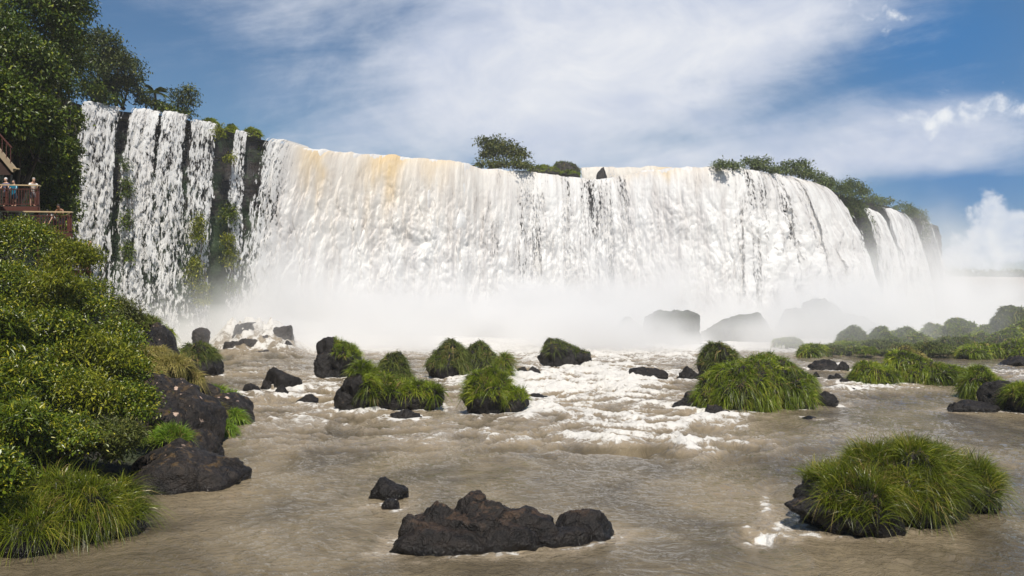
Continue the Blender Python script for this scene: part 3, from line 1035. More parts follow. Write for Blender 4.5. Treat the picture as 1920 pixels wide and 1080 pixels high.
    for (a, b, o1, o2, th, lab) in [
        (1612, 1640, 7.0, -3.0, .16, 'right hand waterfall nearest the end of the main curtain'),
        (1650, 1678, 7.0, -3.0, .12, 'middle waterfall of the right hand group, widest'),
        (1682, 1700, 6.5, -3.0, .18, 'waterfall just right of the middle one in the right hand group'),
        (1704, 1736, 4.5, -3.0, .22, 'last thin waterfall at the right end of the cliff')]:
        cs = []
        for k in range(2):
            m, hw = (a + b) / 2, (b - a) / 2

            def thin2(p, v, U, Vd, m=m, hw=hw, th=th, k=k):
                e = np.abs(p - m) / hw
                return th + .06 * k + .45 * sst(.70, 1.05, e + .2 * fbm(U * .3, Vd * .1, k + 2., 3))
            cs.append(curtain(a - 2, b + 3, 1.1, 140, lambda p, o1=o1, o2=o2, m=m, k=k: (o1 + (p - m) * .12, 0 * p + o2 - k), thin2, zero, .7, a * .013 + k, xy_fn=along, back=1.0, z0=ZT - (2.2 if a < 1620 else 1.0)))
        waterfall(lab, cs, fr)
    # distant falls and plateau
    far = falls_mat('far_falling_water', False, sx=.05, sy=.015, k=.52)
    V, Fc, at = curtain(1690, 2300, 4, 50, lambda p: (0 * p, 0 * p - 14), lambda p, v, U, Vd: 0 * p, lambda p, v, U: .22 * sst(.6, 0, v), 3.0, 30.0,
                      xy_fn=lambda p: ((p - 960) / F * (900 + 20 * np.sin(p * .02)), 900 + 20 * np.sin(p * .02)), back=5, z0=28, fl=(.08, .03))
    tag(obj('waterfall', mesh_np('far_waterfall', V, Fc, far, at)), 'distant wide cream waterfall on the horizon at far right', 'waterfall')
    V, Fc = [], []
    for i, (x, y) in enumerate([(360, 915), (900, 915), (1500, 900), (1500, 1500), (360, 1500)]):
        V += [(x, y, 29), (x, y, -2)]
    me = bpy.data.meshes.new('far_plateau')
    me.from_pydata(V, [], [[0, 2, 4, 6, 8]] + [[2 * i, 2 * i + 1, (2 * i + 3) % 10, (2 * i + 2) % 10] for i in range(5)])
    me.materials.append(M['rock_far'])
    tag(obj('far_plateau', me), kind='structure')


build_river()
build_cliff()
build_falls()

# ------------------------------------------------------------------ leaves, bushes, trees
def leaf_mesh(name, C, outd, L, mat, seed, per=10, spread=.35, aspect=.45, droop=.35, origin=(0, 0, 0)):
    "sprays of leaves: C spray centres, outd their outward direction"
    rg = np.random.default_rng(seed)
    n = len(C) * per
    k = np.repeat(np.arange(len(C)), per)
    b = C[k] + rg.normal(size=(n, 3)) * spread * np.array([1, 1, .7])
    d = nrm(outd[k] * .6 + nrm(rg.normal(size=(n, 3))) * .95 + np.array([0, 0, -droop]))
    upv = nrm(np.array([0, 0, 1.]) + outd[k] * .5 + rg.normal(size=(n, 3)) * .35)
    s = nrm(np.cross(d, upv))
    nn = np.cross(s, d)
    Ls = (L * rg.uniform(.6, 1.3, n))[:, None]
    w = Ls * aspect * .5
    V = np.stack([b, b + d * Ls * .45 + s * w + nn * w * .35, b + d * Ls - nn * Ls * .12, b + d * Ls * .45 - s * w + nn * w * .35], 1).reshape(-1, 3)
    i = np.arange(n)[:, None] * 4
    Fc = np.concatenate([i + np.array([[0, 1, 2]]), i + np.array([[0, 2, 3]])])
    r = np.clip(rg.random(n) * .5 + rg.random(len(C))[k] * .5, 0, 1)
    return mesh_np(name, V - np.array(origin), Fc, mat, {'rnd': np.repeat(r, 4)}, smooth=False)


def tube(pts, rad, seg=6):
    pts = np.asarray(pts, float)
    n = len(pts)
    T = nrm(np.gradient(pts, axis=0))
    a = nrm(np.cross(T, np.array([.3, .9, .2])))
    b = np.cross(T, a)
    th = np.arange(seg) / seg * 2 * math.pi
    V = pts[:, None] + (a[:, None] * np.cos(th)[None, :, None] + b[:, None] * np.sin(th)[None, :, None]) * np.asarray(rad)[:, None, None]
    i = (np.arange(n - 1)[:, None] * seg + np.arange(seg)[None])
    j = (np.arange(n - 1)[:, None] * seg + (np.arange(seg)[None] + 1) % seg)
    Fc = np.stack([i, j, j + seg, i + seg], -1).reshape(-1, 4)
    return V.reshape(-1, 3), Fc


def lump_points(lobes, n, rg, shell=.55):
    "spray centres through the outer part of a few lobes"
    w = np.array([l[3] * l[5] for l in lobes], float)
    k = rg.choice(len(lobes), n, p=w / w.sum())
    Lb = np.array([l[:6] for l in lobes], float)[k]
    d = nrm(rg.normal(size=(n, 3)))
    d[:, 2] = np.where(d[:, 2] < -.35, -d[:, 2], d[:, 2])
    r = shell + (1 - shell) * rg.random(n) ** .6
    r = r * (1 + .30 * fbm(d[:, 0] * 2.2 + k * 7, d[:, 1] * 2.2, d[:, 2] * 2.2, 3))
    C = Lb[:, :3] + d * Lb[:, 3:6] * r[:, None]
    fq = 1.6 / max(.6, float(np.median(Lb[:, 3])))
    keep = fbm(C[:, 0] * fq, C[:, 1] * fq, C[:, 2] * fq * 1.3, 3) > -.24
    return C[keep], d[keep]


def plant(name, label, cat, lobes, base, n, L, mat, seed, per=10, spread=.3, stems=5, rad=.06, group=None, shell=.5, aspect=.45, crown='foliage', stem='stem', droop=.35):
    rg = np.random.default_rng(seed)
    base = np.array(base, float)
    root = thing(name, label, cat, base, group)
    C, d = lump_points(lobes, n, rg, shell)
    obj(crown, leaf_mesh(crown, C, d, L, LF[mat], seed + 1, per, spread, aspect, droop, base), root)
    Vs, Fs = [], []
    for i in range(stems):
        l = lobes[i % len(lobes)]
        tgt = C[rg.integers(len(C))] if stems > len(lobes) else np.array(l[:3])
        tgt = tgt * .8 + np.array(l[:3]) * .2
        b0 = base + rg.normal(size=3) * np.array([rad * 2, rad * 2, 0])
        t = np.linspace(0, 1, 7)[:, None]
        mid = (b0 + tgt) / 2 + rg.normal(size=3) * .12 * np.linalg.norm(tgt - b0)
        pts = b0 * (1 - t) ** 2 + mid * 2 * t * (1 - t) + tgt * t ** 2
        V, Fc = tube(pts, rad * (1 - .8 * t[:, 0]))
        Vs.append((V, Fc))
    V, Fc = merge(Vs)
    obj(stem, mesh_np(stem, V - base, Fc, M['bark']), root)
    return root


def plobe(px, py, Y, rp, rz=None, dz=None):
    c = P(px, py, Y)
    r = rp / F * Y
    return (c[0], c[1], c[2], r, dz or r, (rz or rp) / F * Y)


# --- the bank on the left
SH_Y = np.array([8, 14, 20, 24, 27, 30, 38, 43, 52, 62, 72, 90, 110])
SH_X = np.array([-16, -14.5, -12.6, -12.2, -12.6, -11.9, -13.6, -14.0, -17.5, -22.5, -27.5, -37, -49])


def bank_z(x, y):
    d = np.interp(y, SH_Y, SH_X) - x
    k = np.interp(y, [8, 25, 30, 35, 42, 47, 55, 70, 110], [.12, .18, .27, .42, .55, .70, .72, .6, .3])
    dd = np.clip(d, 0, 99)
    z = np.where(d > 0, k * np.minimum(dd, 13) + .3 * np.maximum(dd - 13, 0) * k, d * 1.2)
    return z + .45 * fbm(x * .35, y * .35, 2.0, 4) * sst(0, 3, d) * k * 1.6 - .1


def build_bank():
    x = np.linspace(-75, -5, 150)
    y = np.linspace(6, 118, 200)
    Y, X = np.meshgrid(y, x, indexing='ij')
    Z = np.maximum(bank_z(X, Y), -1.2)
    m, nt, b, out = newmat('bank_soil')
    p = geo_pos(nt)
    n1 = noise(nt, p, .8, 6, .6)
    lk(nt, mixc(nt, n1.smooth(.35, .65), (.016, .013, .010), (.030, .040, .012)), b.inputs['Base Color'])
    b.inputs['Roughness'].default_value = .9
    bump(nt, n1, b, .8, .3)
    me = mesh_np('riverbank', np.stack([X, Y, Z], -1).reshape(-1, 3), grid_faces(*X.shape), m)
    tag(obj('riverbank', me), kind='structure')


build_bank()


def bank_rock(label, ls, mat='rock_bank', foam=.6):
    parts = []
    for (px, hw, tp, Y, seed, dep, cz) in ls:
        parts.append(px_lobe(px, hw, tp, Y, dep, seed, cz=cz, rough=.11, ang=.85, foam=foam, sub=5))
    return bare_rock(label, parts, mat, 'bank_rock')


bank_rock('big blotched rock with pale lichen jutting into the river from the left bank', [
    (352, 98, 842, 28.6, 201, 1.6, -.2), (400, 62, 856, 29.6, 202, 1.3, -.2), (330, 70, 822, 30.5, 203, 1.6, .2)])
bank_rock('steep dark slab of rock above the blotched rock', [
    (345, 70, 728, 36, 204, 2.2, .4), (385, 45, 748, 38, 205, 1.8, .2), (310, 60, 700, 39, 206, 2.0, 1.0), (380, 40, 800, 33.5, 207, 1.4, -.1)])
bank_rock('dark sloping rock carrying small bright grass tufts by the rapids', [
    (430, 54, 738, 42.5, 208, 2.2, -.1), (395, 40, 712, 46, 209, 2.0, 0)])
bank_rock('reddish rock shoulder among grass high on the left bank', [
    (292, 34, 608, 52, 210, 2.2, 2.0)])
bank_rock('rock under the dry grass in front of the reddish shoulder', [(275, 40, 672, 44, 211, 2.0, 1.2)])

BUSH = [  # px, py, Y, r px, rz px, material, label
    (40, 470, 48, 95, 60, 'bank', 'leafy green bush spreading below the lower viewing deck'),
    (130, 490, 48, 58, 48, 'lime', 'yellow green bush hanging over the bank beside the falls'),
    (15, 550, 43, 80, 60, 'bank', 'dense dark bush at the left edge halfway up the bank'),
    (95, 555, 43, 60, 50, 'lime', 'bush of feathery light leaves under the yellow green bush'),
    (165, 560, 45, 55, 50, 'bank', 'broad bush of glossy leaves at the right shoulder of the bank'),
    (228, 590, 50, 40, 34, 'olive', 'small olive bush on the skyline above the grassy rocks'),
    (215, 640, 43, 55, 48, 'bank', 'round bush at the grassy shoulder of the bank'),
    (20, 640, 36, 80, 60, 'bank', 'dark bush at the left edge above the large glossy bush'),
    (100, 640, 37, 75, 60, 'bank', 'large glossy bush in the centre of the slope'),
    (175, 680, 37, 75, 55, 'lime', 'bush of small bright leaves in the middle of the slope'),
    (240, 700, 38, 45, 45, 'bank', 'bush leaning over the steep dark slab'),
    (15, 730, 31, 75, 65, 'bank', 'shaded bush low at the left edge of the slope'),
    (95, 730, 32, 75, 60, 'bank', 'mid slope bush of dark leaves below the large glossy bush'),
    (170, 755, 32, 70, 55, 'lime', 'sprawling light leaved bush above the nearest grass tussock'),
    (240, 760, 32.5, 52, 42, 'bank', 'bush with sprays of light leaves reaching toward the blotched rock'),
    (25, 815, 27, 75, 55, 'bank', 'low dark creeping bush at the left edge above the long grass'),
    (110, 825, 28, 75, 50, 'bank', 'low shaded bush directly behind the long grass'),
    (205, 825, 29, 58, 42, 'olive', 'scrubby bush beside the blotched rock'),
    (-10, 920, 22, 50, 75, 'bank', 'small bush cut by the left edge beside the long grass'),
]
for i, (px, py, Y, rp, rz, mt, lab) in enumerate(BUSH):
    rg = np.random.default_rng(300 + i)
    lobes = [plobe(px, py, Y, rp * .75, rz * .8)]
    for k in range(6):
        a = rg.uniform(0, 6.28)
        lobes.append(plobe(px + math.cos(a) * rp * .6, py + math.sin(a) * rz * .55, Y + rg.uniform(-1.6, 1.2), rp * rg.uniform(.28, .45), rz * rg.uniform(.28, .48)))
    b = P(px, py + rz * .9, Y + .8)
    L = .155 if Y > 33 else .135
    area = rp * rz * 4
    asp = (.45, .30, .55, .22)[i % 4]
    L = L * (1, 1.35, .9, 1.9)[i % 4]
    plant('bush', lab, 'bush', lobes, b, int(area * .040 * (1.15, 1, 1.2, .8)[i % 4]) + 150, L, mt, 310 + i, aspect=asp, per=12, spread=.24 if Y > 33 else .19, stems=9, rad=.035, shell=.5, group='bushes covering the left bank')


def tuft(label, px, py, Y, rp, n, L, W, mat, seed, h=.3, up=.9, droop=.6, name='grass_tussock'):
    "a grass clump on a small mound"
    c = P(px, py, Y)
    r = rp / F * Y
    V, Fc = lobe(c[0], c[1], c[2] - h, r, r * .8, c[2], seed, 4, .08, .2)
    root = thing(name, label, 'grass', (c[0], c[1], c[2] - h))
    org = np.array([c[0], c[1], c[2] - h])
    obj('root_mound', mesh_np('root_mound', V - org, Fc, M['rock']), root)
    rg = np.random.default_rng(seed)
    Pp, N = tri_sample(V, Fc, n * 2, rg)
    k = N[:, 2] > -.1
    obj('grass', grass_mesh('grass', Pp[k][:n], N[k][:n], L, W, GR[mat], seed, droop, up, .3, .8, 5 if Y < 30 else 4, org), root)


# big near tussock
c = [px_lobe(120, 112, 908, 22.4, 1.3, 220, cz=-.2, foot=True, foam=.1), px_lobe(205, 66, 920, 22.8, 1.0, 221, cz=-.2, foot=True, foam=.2), px_lobe(50, 90, 945, 21.4, 1.0, 222, cz=-.2, foot=False)]
V, Fc = merge(c)
org = np.array([V[:, 0].mean(), V[:, 1].mean(), 0])
root = thing('grass_tussock', 'nearest big tussock of long drooping grass at lower left', 'grass', org)
obj('root_mound', mesh_np('root_mound', V - org, Fc, M['rock']), root)
rg = np.random.default_rng(5)
Pp, N = tri_sample(V, Fc, 46000, rg)
k = (N[:, 2] > -.5) & (Pp[:, 2] > .35)
obj('grass', grass_mesh('grass', Pp[k][:19000], N[k][:19000], .95, .0155, GR['near'], 5, .75, .85, .22, .9, 5, org), root)
for (lab, px, py, Y, rp, n, L, W, mt, s, up, dr) in [
    ('bright green tuft on top of the blotched rock', 320, 808, 31, 30, 1500, .62, .024, 'bright', 231, 1.0, .6),
    ('bright grass patch on the dark sloping rock, upper left one', 402, 728, 46, 18, 700, .5, .035, 'bright', 232, .9, .6),
    ('bright grass patch on the dark sloping rock, upper right one', 432, 738, 45, 22, 800, .5, .035, 'bright', 233, .9, .6),
    ('yellowish tuft on the edge of the steep dark slab', 398, 762, 39, 16, 700, .62, .032, 'dry', 234, .9, .8),
    ('bright round tuft low on the dark sloping rock', 437, 772, 41, 17, 900, .6, .032, 'bright', 235, .9, .8),
    ('lowest bright tuft hanging at the rock edge by the water', 422, 795, 38, 18, 900, .6, .03, 'bright', 236, .9, .9),
    ('broad patch of dry grass spilling between bush and rock on the bank', 262, 690, 40.5, 34, 2600, .7, .034, 'dry', 245, .7, .8),
    ('dry straw coloured grass on the crest of the steep dark slab', 318, 674, 43, 36, 2900, .7, .034, 'dry', 237, .7, .8),
    ('dry grass trailing down the back of the steep dark slab', 350, 700, 44, 26, 1700, .7, .034, 'dry', 238, .6, .9),
    ('green gold grass clump above the dry crest grass', 272, 655, 46, 36, 2400, .75, .034, 'dry', 239, .8, .8),
    ('dark green grass drooping at the rightmost tip of the bank', 300, 618, 55, 24, 1900, .8, .04, 'fresh', 240, .5, .9),
    ('olive grass on the upper skyline of the bank', 250, 598, 53, 42, 2600, .7, .04, 'dull', 241, .7, .7),
    ('green grass at the waterline tip behind the dry crest grass', 312, 652, 54, 16, 1000, .7, .04, 'fresh', 242, .5, .9),
    ('grass clump between the round bush and the steep slab', 248, 690, 41, 26, 1500, .6, .034, 'dull', 243, .8, .7),
]:
    tuft(lab, px, py, Y, rp, n, L, W, mt, s, .35, up, dr)

# --- forest on the left heights
TREES = [
    ('tallest dense tree whose crown leaves the top of the picture', [(70, 30, 74, 90, 75), (120, 10, 76, 42, 60), (30, -30, 74, 80, 60), (110, 75, 75, 48, 40), (125, -40, 75, 40, 50)], 'forest', (75, 330, 80)),
    ('dense dark tree at the left edge under the tallest crown', [(10, 120, 68, 85, 60), (70, 140, 69, 60, 40), (-20, 60, 68, 60, 50)], 'forest', (30, 360, 74)),
    ('full green tree overhanging the dark cliff corner', [(115, 140, 80, 42, 45), (95, 180, 79, 46, 32), (128, 100, 82, 30, 40)], 'forest', (110, 330, 86)),
    ('lower hanging tree above the viewing decks', [(30, 210, 62, 58, 42), (75, 225, 63, 38, 32), (5, 175, 62, 45, 40)], 'forest', (20, 400, 66)),
    ('rounded tree on the plateau right of the dark corner', [(190, 95, 112, 36, 38), (175, 135, 111, 34, 36), (215, 125, 113, 34, 36)], 'forest2', (195, 205, 114)),
    ('spreading tree on the rim with loose right hand branches', [(240, 130, 116, 26, 24), (225, 165, 116, 40, 26), (255, 160, 117, 16, 20), (195, 172, 114, 34, 20)], 'forest2', (225, 205, 117)),
    ('small leafy tree growing on the rim above the first waterfall', [(170, 172, 110, 24, 16), (200, 188, 112, 26, 10)], 'forest', (185, 205, 113)),
    ('open crowned little tree standing last on the left rim', [(333, 182, 120, 11, 10), (354, 175, 120, 13, 9), (345, 195, 120, 15, 10), (360, 192, 120, 8, 8)], 'forest2', (343, 224, 121)),
]
for i, (lab, ls, mt, bs) in enumerate(TREES):
    lobes = [plobe(*l) for l in ls]
    n = int(sum(l[3] * l[4] for l in ls) * (.145 if bs[2] > 100 else .115)) + 60
    loose = i >= 5
    plant('tree', lab, 'tree', lobes, P(*bs), n, .34 if bs[2] < 100 else .42, mt, 400 + i, per=13, spread=.48 if not loose else .5, stems=6, rad=.2 if i < 6 else .1,
          shell=.35 if loose else .45, crown='crown', stem='trunk', group='trees on the left heights')
SHRUBS = [
    ('shadowy hanging foliage directly above the upper viewing deck', [(60, 262, 63, 44, 36), (100, 300, 68, 30, 50), (25, 240, 61, 40, 30), (75, 310, 66, 26, 30)], 'forest', 63),
    ('shadowy foliage filling the hollow right of the upper viewing deck', [(110, 340, 72, 26, 46), (95, 380, 70, 26, 24)], 'forest', 70),
    ('low scrub fringe along the rim right of the upper cascade', [(1345, 311, 168, 12, 3), (1375, 311, 169, 16, 4)], 'far', 169),
    ('low scrub fringe joining the rim trees above the main curtain', [(1440, 317, 173, 20, 5), (1465, 320, 176, 18, 6)], 'far', 175),
    ('ragged fringe of scrub where the rim starts to descend', [(1530, 332, 184, 18, 8), (1548, 345, 188, 14, 8), (1515, 330, 182, 14, 6)], 'far', 186),
    ('scrub linking the little round tree to the right hand falls', [(1618, 365, 214, 18, 9), (1632, 375, 218, 14, 8)], 'far', 216),
    ('low shrub on the rim between the palm and the spreading tree', [(272, 192, 117, 18, 12)], 'forest2', 117),
    ('rounded rim shrub just right of the palm', [(312, 205, 118, 18, 12), (300, 200, 118, 12, 10)], 'forest', 118),
    ('shrub at the foot of the open crowned little tree', [(345, 214, 120, 22, 8)], 'forest', 120),
    ('hanging fern curtain on the dark cliff left of the first waterfall', [(128, 275, 98, 14, 24), (132, 320, 98, 12, 22), (140, 290, 98, 9, 18)], 'forest', 98),
    ('dim creeper mass on the cliff behind the viewing decks', [(100, 270, 84, 34, 34), (60, 280, 80, 40, 36), (110, 350, 88, 26, 50), (85, 340, 84, 26, 40), (135, 230, 95, 16, 26)], 'forest', 84),
    ('lower creeper patch beside the foot of the first waterfall', [(132, 400, 96, 14, 34), (120, 440, 94, 16, 26)], 'forest', 96),
    ('green creeper streak between the first two waterfalls', [(236, 315, 111.5, 5, 20), (238, 360, 111.3, 5, 30), (237, 420, 111, 5, 30), (240, 480, 111, 5, 30)], 'forest', 112),
    ('moss and fern strip between the third and fourth waterfalls', [(372, 440, 116.5, 9, 42), (366, 520, 116, 11, 42), (380, 560, 116, 12, 30)], 'lime', 116),
    ('bright fern patch right of the fourth waterfall', [(432, 490, 122, 10, 28), (428, 455, 122, 9, 20)], 'lime', 122),
    ('dark mossy growth below the bare brown cliff', [(430, 410, 122.5, 13, 28), (434, 545, 122, 10, 24)], 'forest', 122),
    ('small fern tuft high on the bare brown cliff', [(430, 298, 122, 9, 7), (412, 250, 120, 6, 14)], 'lime', 122),
    ('green fringe behind the narrow waterfall', [(468, 285, 129, 4, 22), (486, 290, 130, 4, 18), (482, 430, 130, 12, 36)], 'forest', 130),
    ('leafy bush on the rim island above the main waterfall', [(930, 278, 163.5, 22, 20), (955, 285, 163.5, 26, 17), (975, 292, 163.5, 16, 12), (915, 290, 163.5, 14, 12), (905, 268, 163.5, 8, 10)], 'olive', 165),
    ('low brown green scrub at the foot of the rim island bush', [(915, 309, 162, 26, 8), (955, 308, 162, 36, 9), (985, 312, 163, 18, 7)], 'olive', 163),
    ('small shrub where the right rim begins', [(1357, 310, 166, 14, 5)], 'far', 167),
    ('flat crowned rim tree above the right of the main curtain', [(1408, 305, 172, 14, 7), (1430, 303, 173, 16, 7), (1418, 314, 173, 26, 8)], 'far', 174),
    ('leaning rim tree right of the flat crowned one', [(1480, 312, 178, 18, 9), (1505, 310, 180, 16, 9), (1515, 325, 182, 16, 9), (1490, 325, 180, 26, 8)], 'far', 183),
    ('shrub mass descending the rim behind the main curtain end', [(1545, 342, 192, 20, 10), (1565, 352, 198, 22, 12), (1548, 368, 196, 14, 14)], 'far', 198),
    ('little round tree topping the right hand rim', [(1594, 343, 204, 14, 8), (1605, 355, 206, 22, 12), (1580, 365, 203, 20, 14)], 'far', 206),
    ('green growth over the recess right of the main curtain', [(1600, 385, 209, 20, 20), (1585, 400, 204, 12, 24), (1615, 400, 213, 10, 16)], 'far', 210),
    ('shrubs crowning the right hand group of falls', [(1640, 378, 222, 20, 9), (1662, 382, 228, 16, 9), (1645, 390, 222, 12, 10)], 'far', 228),
    ('hanging green cushion between the right hand falls', [(1690, 392, 238, 18, 11), (1706, 402, 242, 12, 18), (1676, 400, 232, 7, 10)], 'far', 240),
    ('last green cushion at the right end of the cliff', [(1716, 402, 250, 18, 11), (1730, 412, 251, 8, 14), (1735, 445, 251, 5, 30)], 'far', 252),
    ('green streaks hanging under the end of the main curtain', [(1628, 440, 214, 8, 40), (1638, 500, 213, 8, 40)], 'far', 216),
]
for i, (lab, ls, mt, Y) in enumerate(SHRUBS):
    lobes = [plobe(l[0], l[1], l[2], l[3], l[4], max(.8, l[3] / F * l[2] * .8)) for l in ls]
    n = int(sum(l[3] * l[4] for l in ls) * ((.75 if ('dim creeper' in lab or 'shadowy' in lab) else .30) if Y < 140 else .30)) + 25
    base = (lobes[0][0], lobes[0][1] + .3, lobes[0][2] - lobes[0][5])
    big = Y > 140
    plant('shrub', lab, 'shrub', lobes, base, n, .38 if not big else .55, mt, 500 + i, per=10, spread=.35 if not big else .5, stems=5, rad=.06, shell=.3, droop=.6, group='plants on the rim and cliff')


def fern_rock(lab, px, hw, tp, Y, mat, seed, rm='rock_far', n=900, cz=29.9):
    V, Fc = lobe(P(px, 0, Y)[0], Y, cz, hw / F * Y, hw / F * Y * .8, P(px, tp, Y)[2], seed, 4, .1, .6)
    V[:, 2] = np.maximum(V[:, 2], cz - .3 + .2 * fbm(V[:, 0], V[:, 1], 1.0, 2))
    org = np.array([V[:, 0].mean(), Y, cz])
    root = thing('rim_tussock', lab, 'grassy rock', org)
    obj('rock', mesh_np('rock', V - org, Fc, M[rm]), root)
    rg = np.random.default_rng(seed)
    Pp, N = tri_sample(V, Fc, n * 3, rg)
    k = (N[:, 2] > .05) & (Pp[:, 2] > cz)
    if k.sum() > 20:
        obj('grass', grass_mesh('grass', Pp[k][:n], N[k][:n], .8, .10, GR[mat], seed, .7, .7, .3, 1, 3, org), root)


for i, (lab, px, hw, tp, Y, mt) in enumerate([
    ('first round grass cushion on the rim above the fourth waterfall', 393, 18, 224, 124, 'fresh'),
    ('second grass cushion on the rim by the bare brown cliff', 434, 11, 234, 128, 'fresh'),
    ('third grass cushion on the rim beside the narrow waterfall', 472, 17, 242, 131, 'fresh'),
    ('green grass mound on the rim right of the rim island bush', 1020, 30, 311, 169, 'fresh'),
    ('brown rocky hump on the rim before the upper cascade', 1056, 30, 304, 176, 'dull'),
    ('grassy skirt below the brown rocky hump', 1066, 20, 322, 172, 'fresh')]):
    fern_rock(lab, px, hw, tp, Y, mt, 600 + i, n=1000 if Y > 140 else 900)
V, Fc = lobe(P(1128, 0, 180)[0], 180, 30, 1.2, 1.0, P(0, 313, 180)[2], 611, 3, .1, .9)
tag(obj('rim_rock', mesh_np('rim_rock', V, Fc, M['rock_far'])), 'lone black stone standing in the upper cascade', 'rock')


def palm():
    b = P(289, 226, 118)
    root = thing('palm_tree', 'slim palm with drooping fronds on the left rim', 'palm', b)
    top = P(290, 174, 118)
    t = np.linspace(0, 1, 8)[:, None]
    V, Fc = tube(b * (1 - t) + top * t + np.array([.2, 0, 0]) * np.sin(t * 3), .22 - .08 * t[:, 0])
    obj('trunk', mesh_np('trunk', V - b, Fc, M['bark']), root)
    rg = np.random.default_rng(77)
    Vs, Fs, rn, n = [], [], [], 0
    for i in range(17):
        a = i * 2.4
        el = rg.uniform(.1, 1.1)
        d = np.array([math.cos(a) * math.cos(el), math.sin(a) * math.cos(el), math.sin(el)])
        L = rg.uniform(2.2, 3.0)
        tt = np.linspace(0.05, 1, 22)
        rib = top + d * L * tt[:, None] - np.array([0, 0, 1]) * (L * .62 * tt ** 2)[:, None]
        side = nrm(np.cross(d, [0, 0, 1.]))
        for s_ in (-1, 1):
            ll = .75 * np.sin(np.clip(tt, .05, 1) * 2.9)[:, None] + .08
            tip = rib + side * s_ * ll * .75 - np.array([0, 0, 1]) * ll * .6 + d * ll * .3
            w = d * .07
            Q = np.stack([rib - w, rib + w, tip], 1).reshape(-1, 3)
            Vs.append(Q)
            Fs.append(np.arange(len(Q)).reshape(-1, 3) + n)
            n += len(Q)
    V = np.concatenate(Vs)
    obj('fronds', mesh_np('fronds', V - b, np.concatenate(Fs), LF['forest2'], {'rnd': rg.random(len(V))}, smooth=False), root)


palm()

# far wood on the horizon plateau
rg = np.random.default_rng(8)
n = 2600
x = rg.uniform(370, 1100, n)
C = np.stack([x, 925 + rg.uniform(0, 60, n), 29 + rg.random(n) * (7.5 + 5 * fbm(x * .05, x * 0, 1.0, 3))], 1)
o = obj('distant_wood', leaf_mesh('distant_wood', C, nrm(rg.normal(size=(n, 3))), 2.2, LF['far'], 9, 8, 1.4, .7))
tag(o, 'low dark distant wood along the horizon above the cream waterfall', 'wood', kind='stuff')

# bare twigs over the bank
Vs = []
for (a, b_, c_) in [((180, 552), (192, 520), (203, 478)), ((176, 560), (186, 530), (192, 512)), ((183, 550), (190, 540), (206, 508)), ((186, 525), (196, 516), (199, 500))]:
    p0, p1, p2 = P(*a, 46), P(*b_, 46), P(*c_, 46)
    t = np.linspace(0, 1, 8)[:, None]
    Vs.append(tube(p0 * (1 - t) ** 2 + p1 * 2 * t * (1 - t) + p2 * t * t, .035 * (1 - .8 * t[:, 0]), 5))
V, Fc = merge(Vs)
tag(obj('bare_twigs', mesh_np('bare_twigs', V, Fc, M['bark'])), 'leafless dark twigs rising in front of the leftmost waterfall', 'branch')

# ------------------------------------------------------------------ viewing decks and people
M['deck_wood'] = plain('red_brown_wood', (.095, .030, .021), .6)
M['rail_top'] = plain('pale_handrail', (.55, .42, .25), .45)
M['soffit'] = plain('beige_soffit', (.36, .28, .19), .7)
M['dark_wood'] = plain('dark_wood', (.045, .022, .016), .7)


def box_bm(bm, p0, p1, w, h):
    "a bar from p0 to p1, w wide and h high"
    p0, p1 = Vector([float(v) for v in p0]), Vector([float(v) for v in p1])
    d = (p1 - p0).normalized()
    upv = Vector((0, 0, 1)) if abs(d.z) < .95 else Vector((0, 1, 0))
    s = d.cross(upv).normalized() * w / 2
    u = s.cross(d).normalized() * h / 2
    vs = [bm.verts.new(p + a * s + b * u) for p in (p0, p1) for a, b in ((-1, -1), (1, -1), (1, 1), (-1, 1))]
    for f in ((0, 1, 2, 3), (7, 6, 5, 4), (0, 4, 5, 1), (1, 5, 6, 2), (2, 6, 7, 3), (3, 7, 4, 0)):
        bm.faces.new([vs[i] for i in f])


def bars(name, lst, mat, parent, org):
    bm = bmesh.new()
    for (a, b, w, h) in lst:
        box_bm(bm, np.array(a) - org, np.array(b) - org, w, h)
    bmesh.ops.recalc_face_normals(bm, faces=bm.faces)
    me = bpy.data.meshes.new(name)
    bm.to_mesh(me)
    bm.free()
    me.materials.append(mat)
    return obj(name, me, parent)


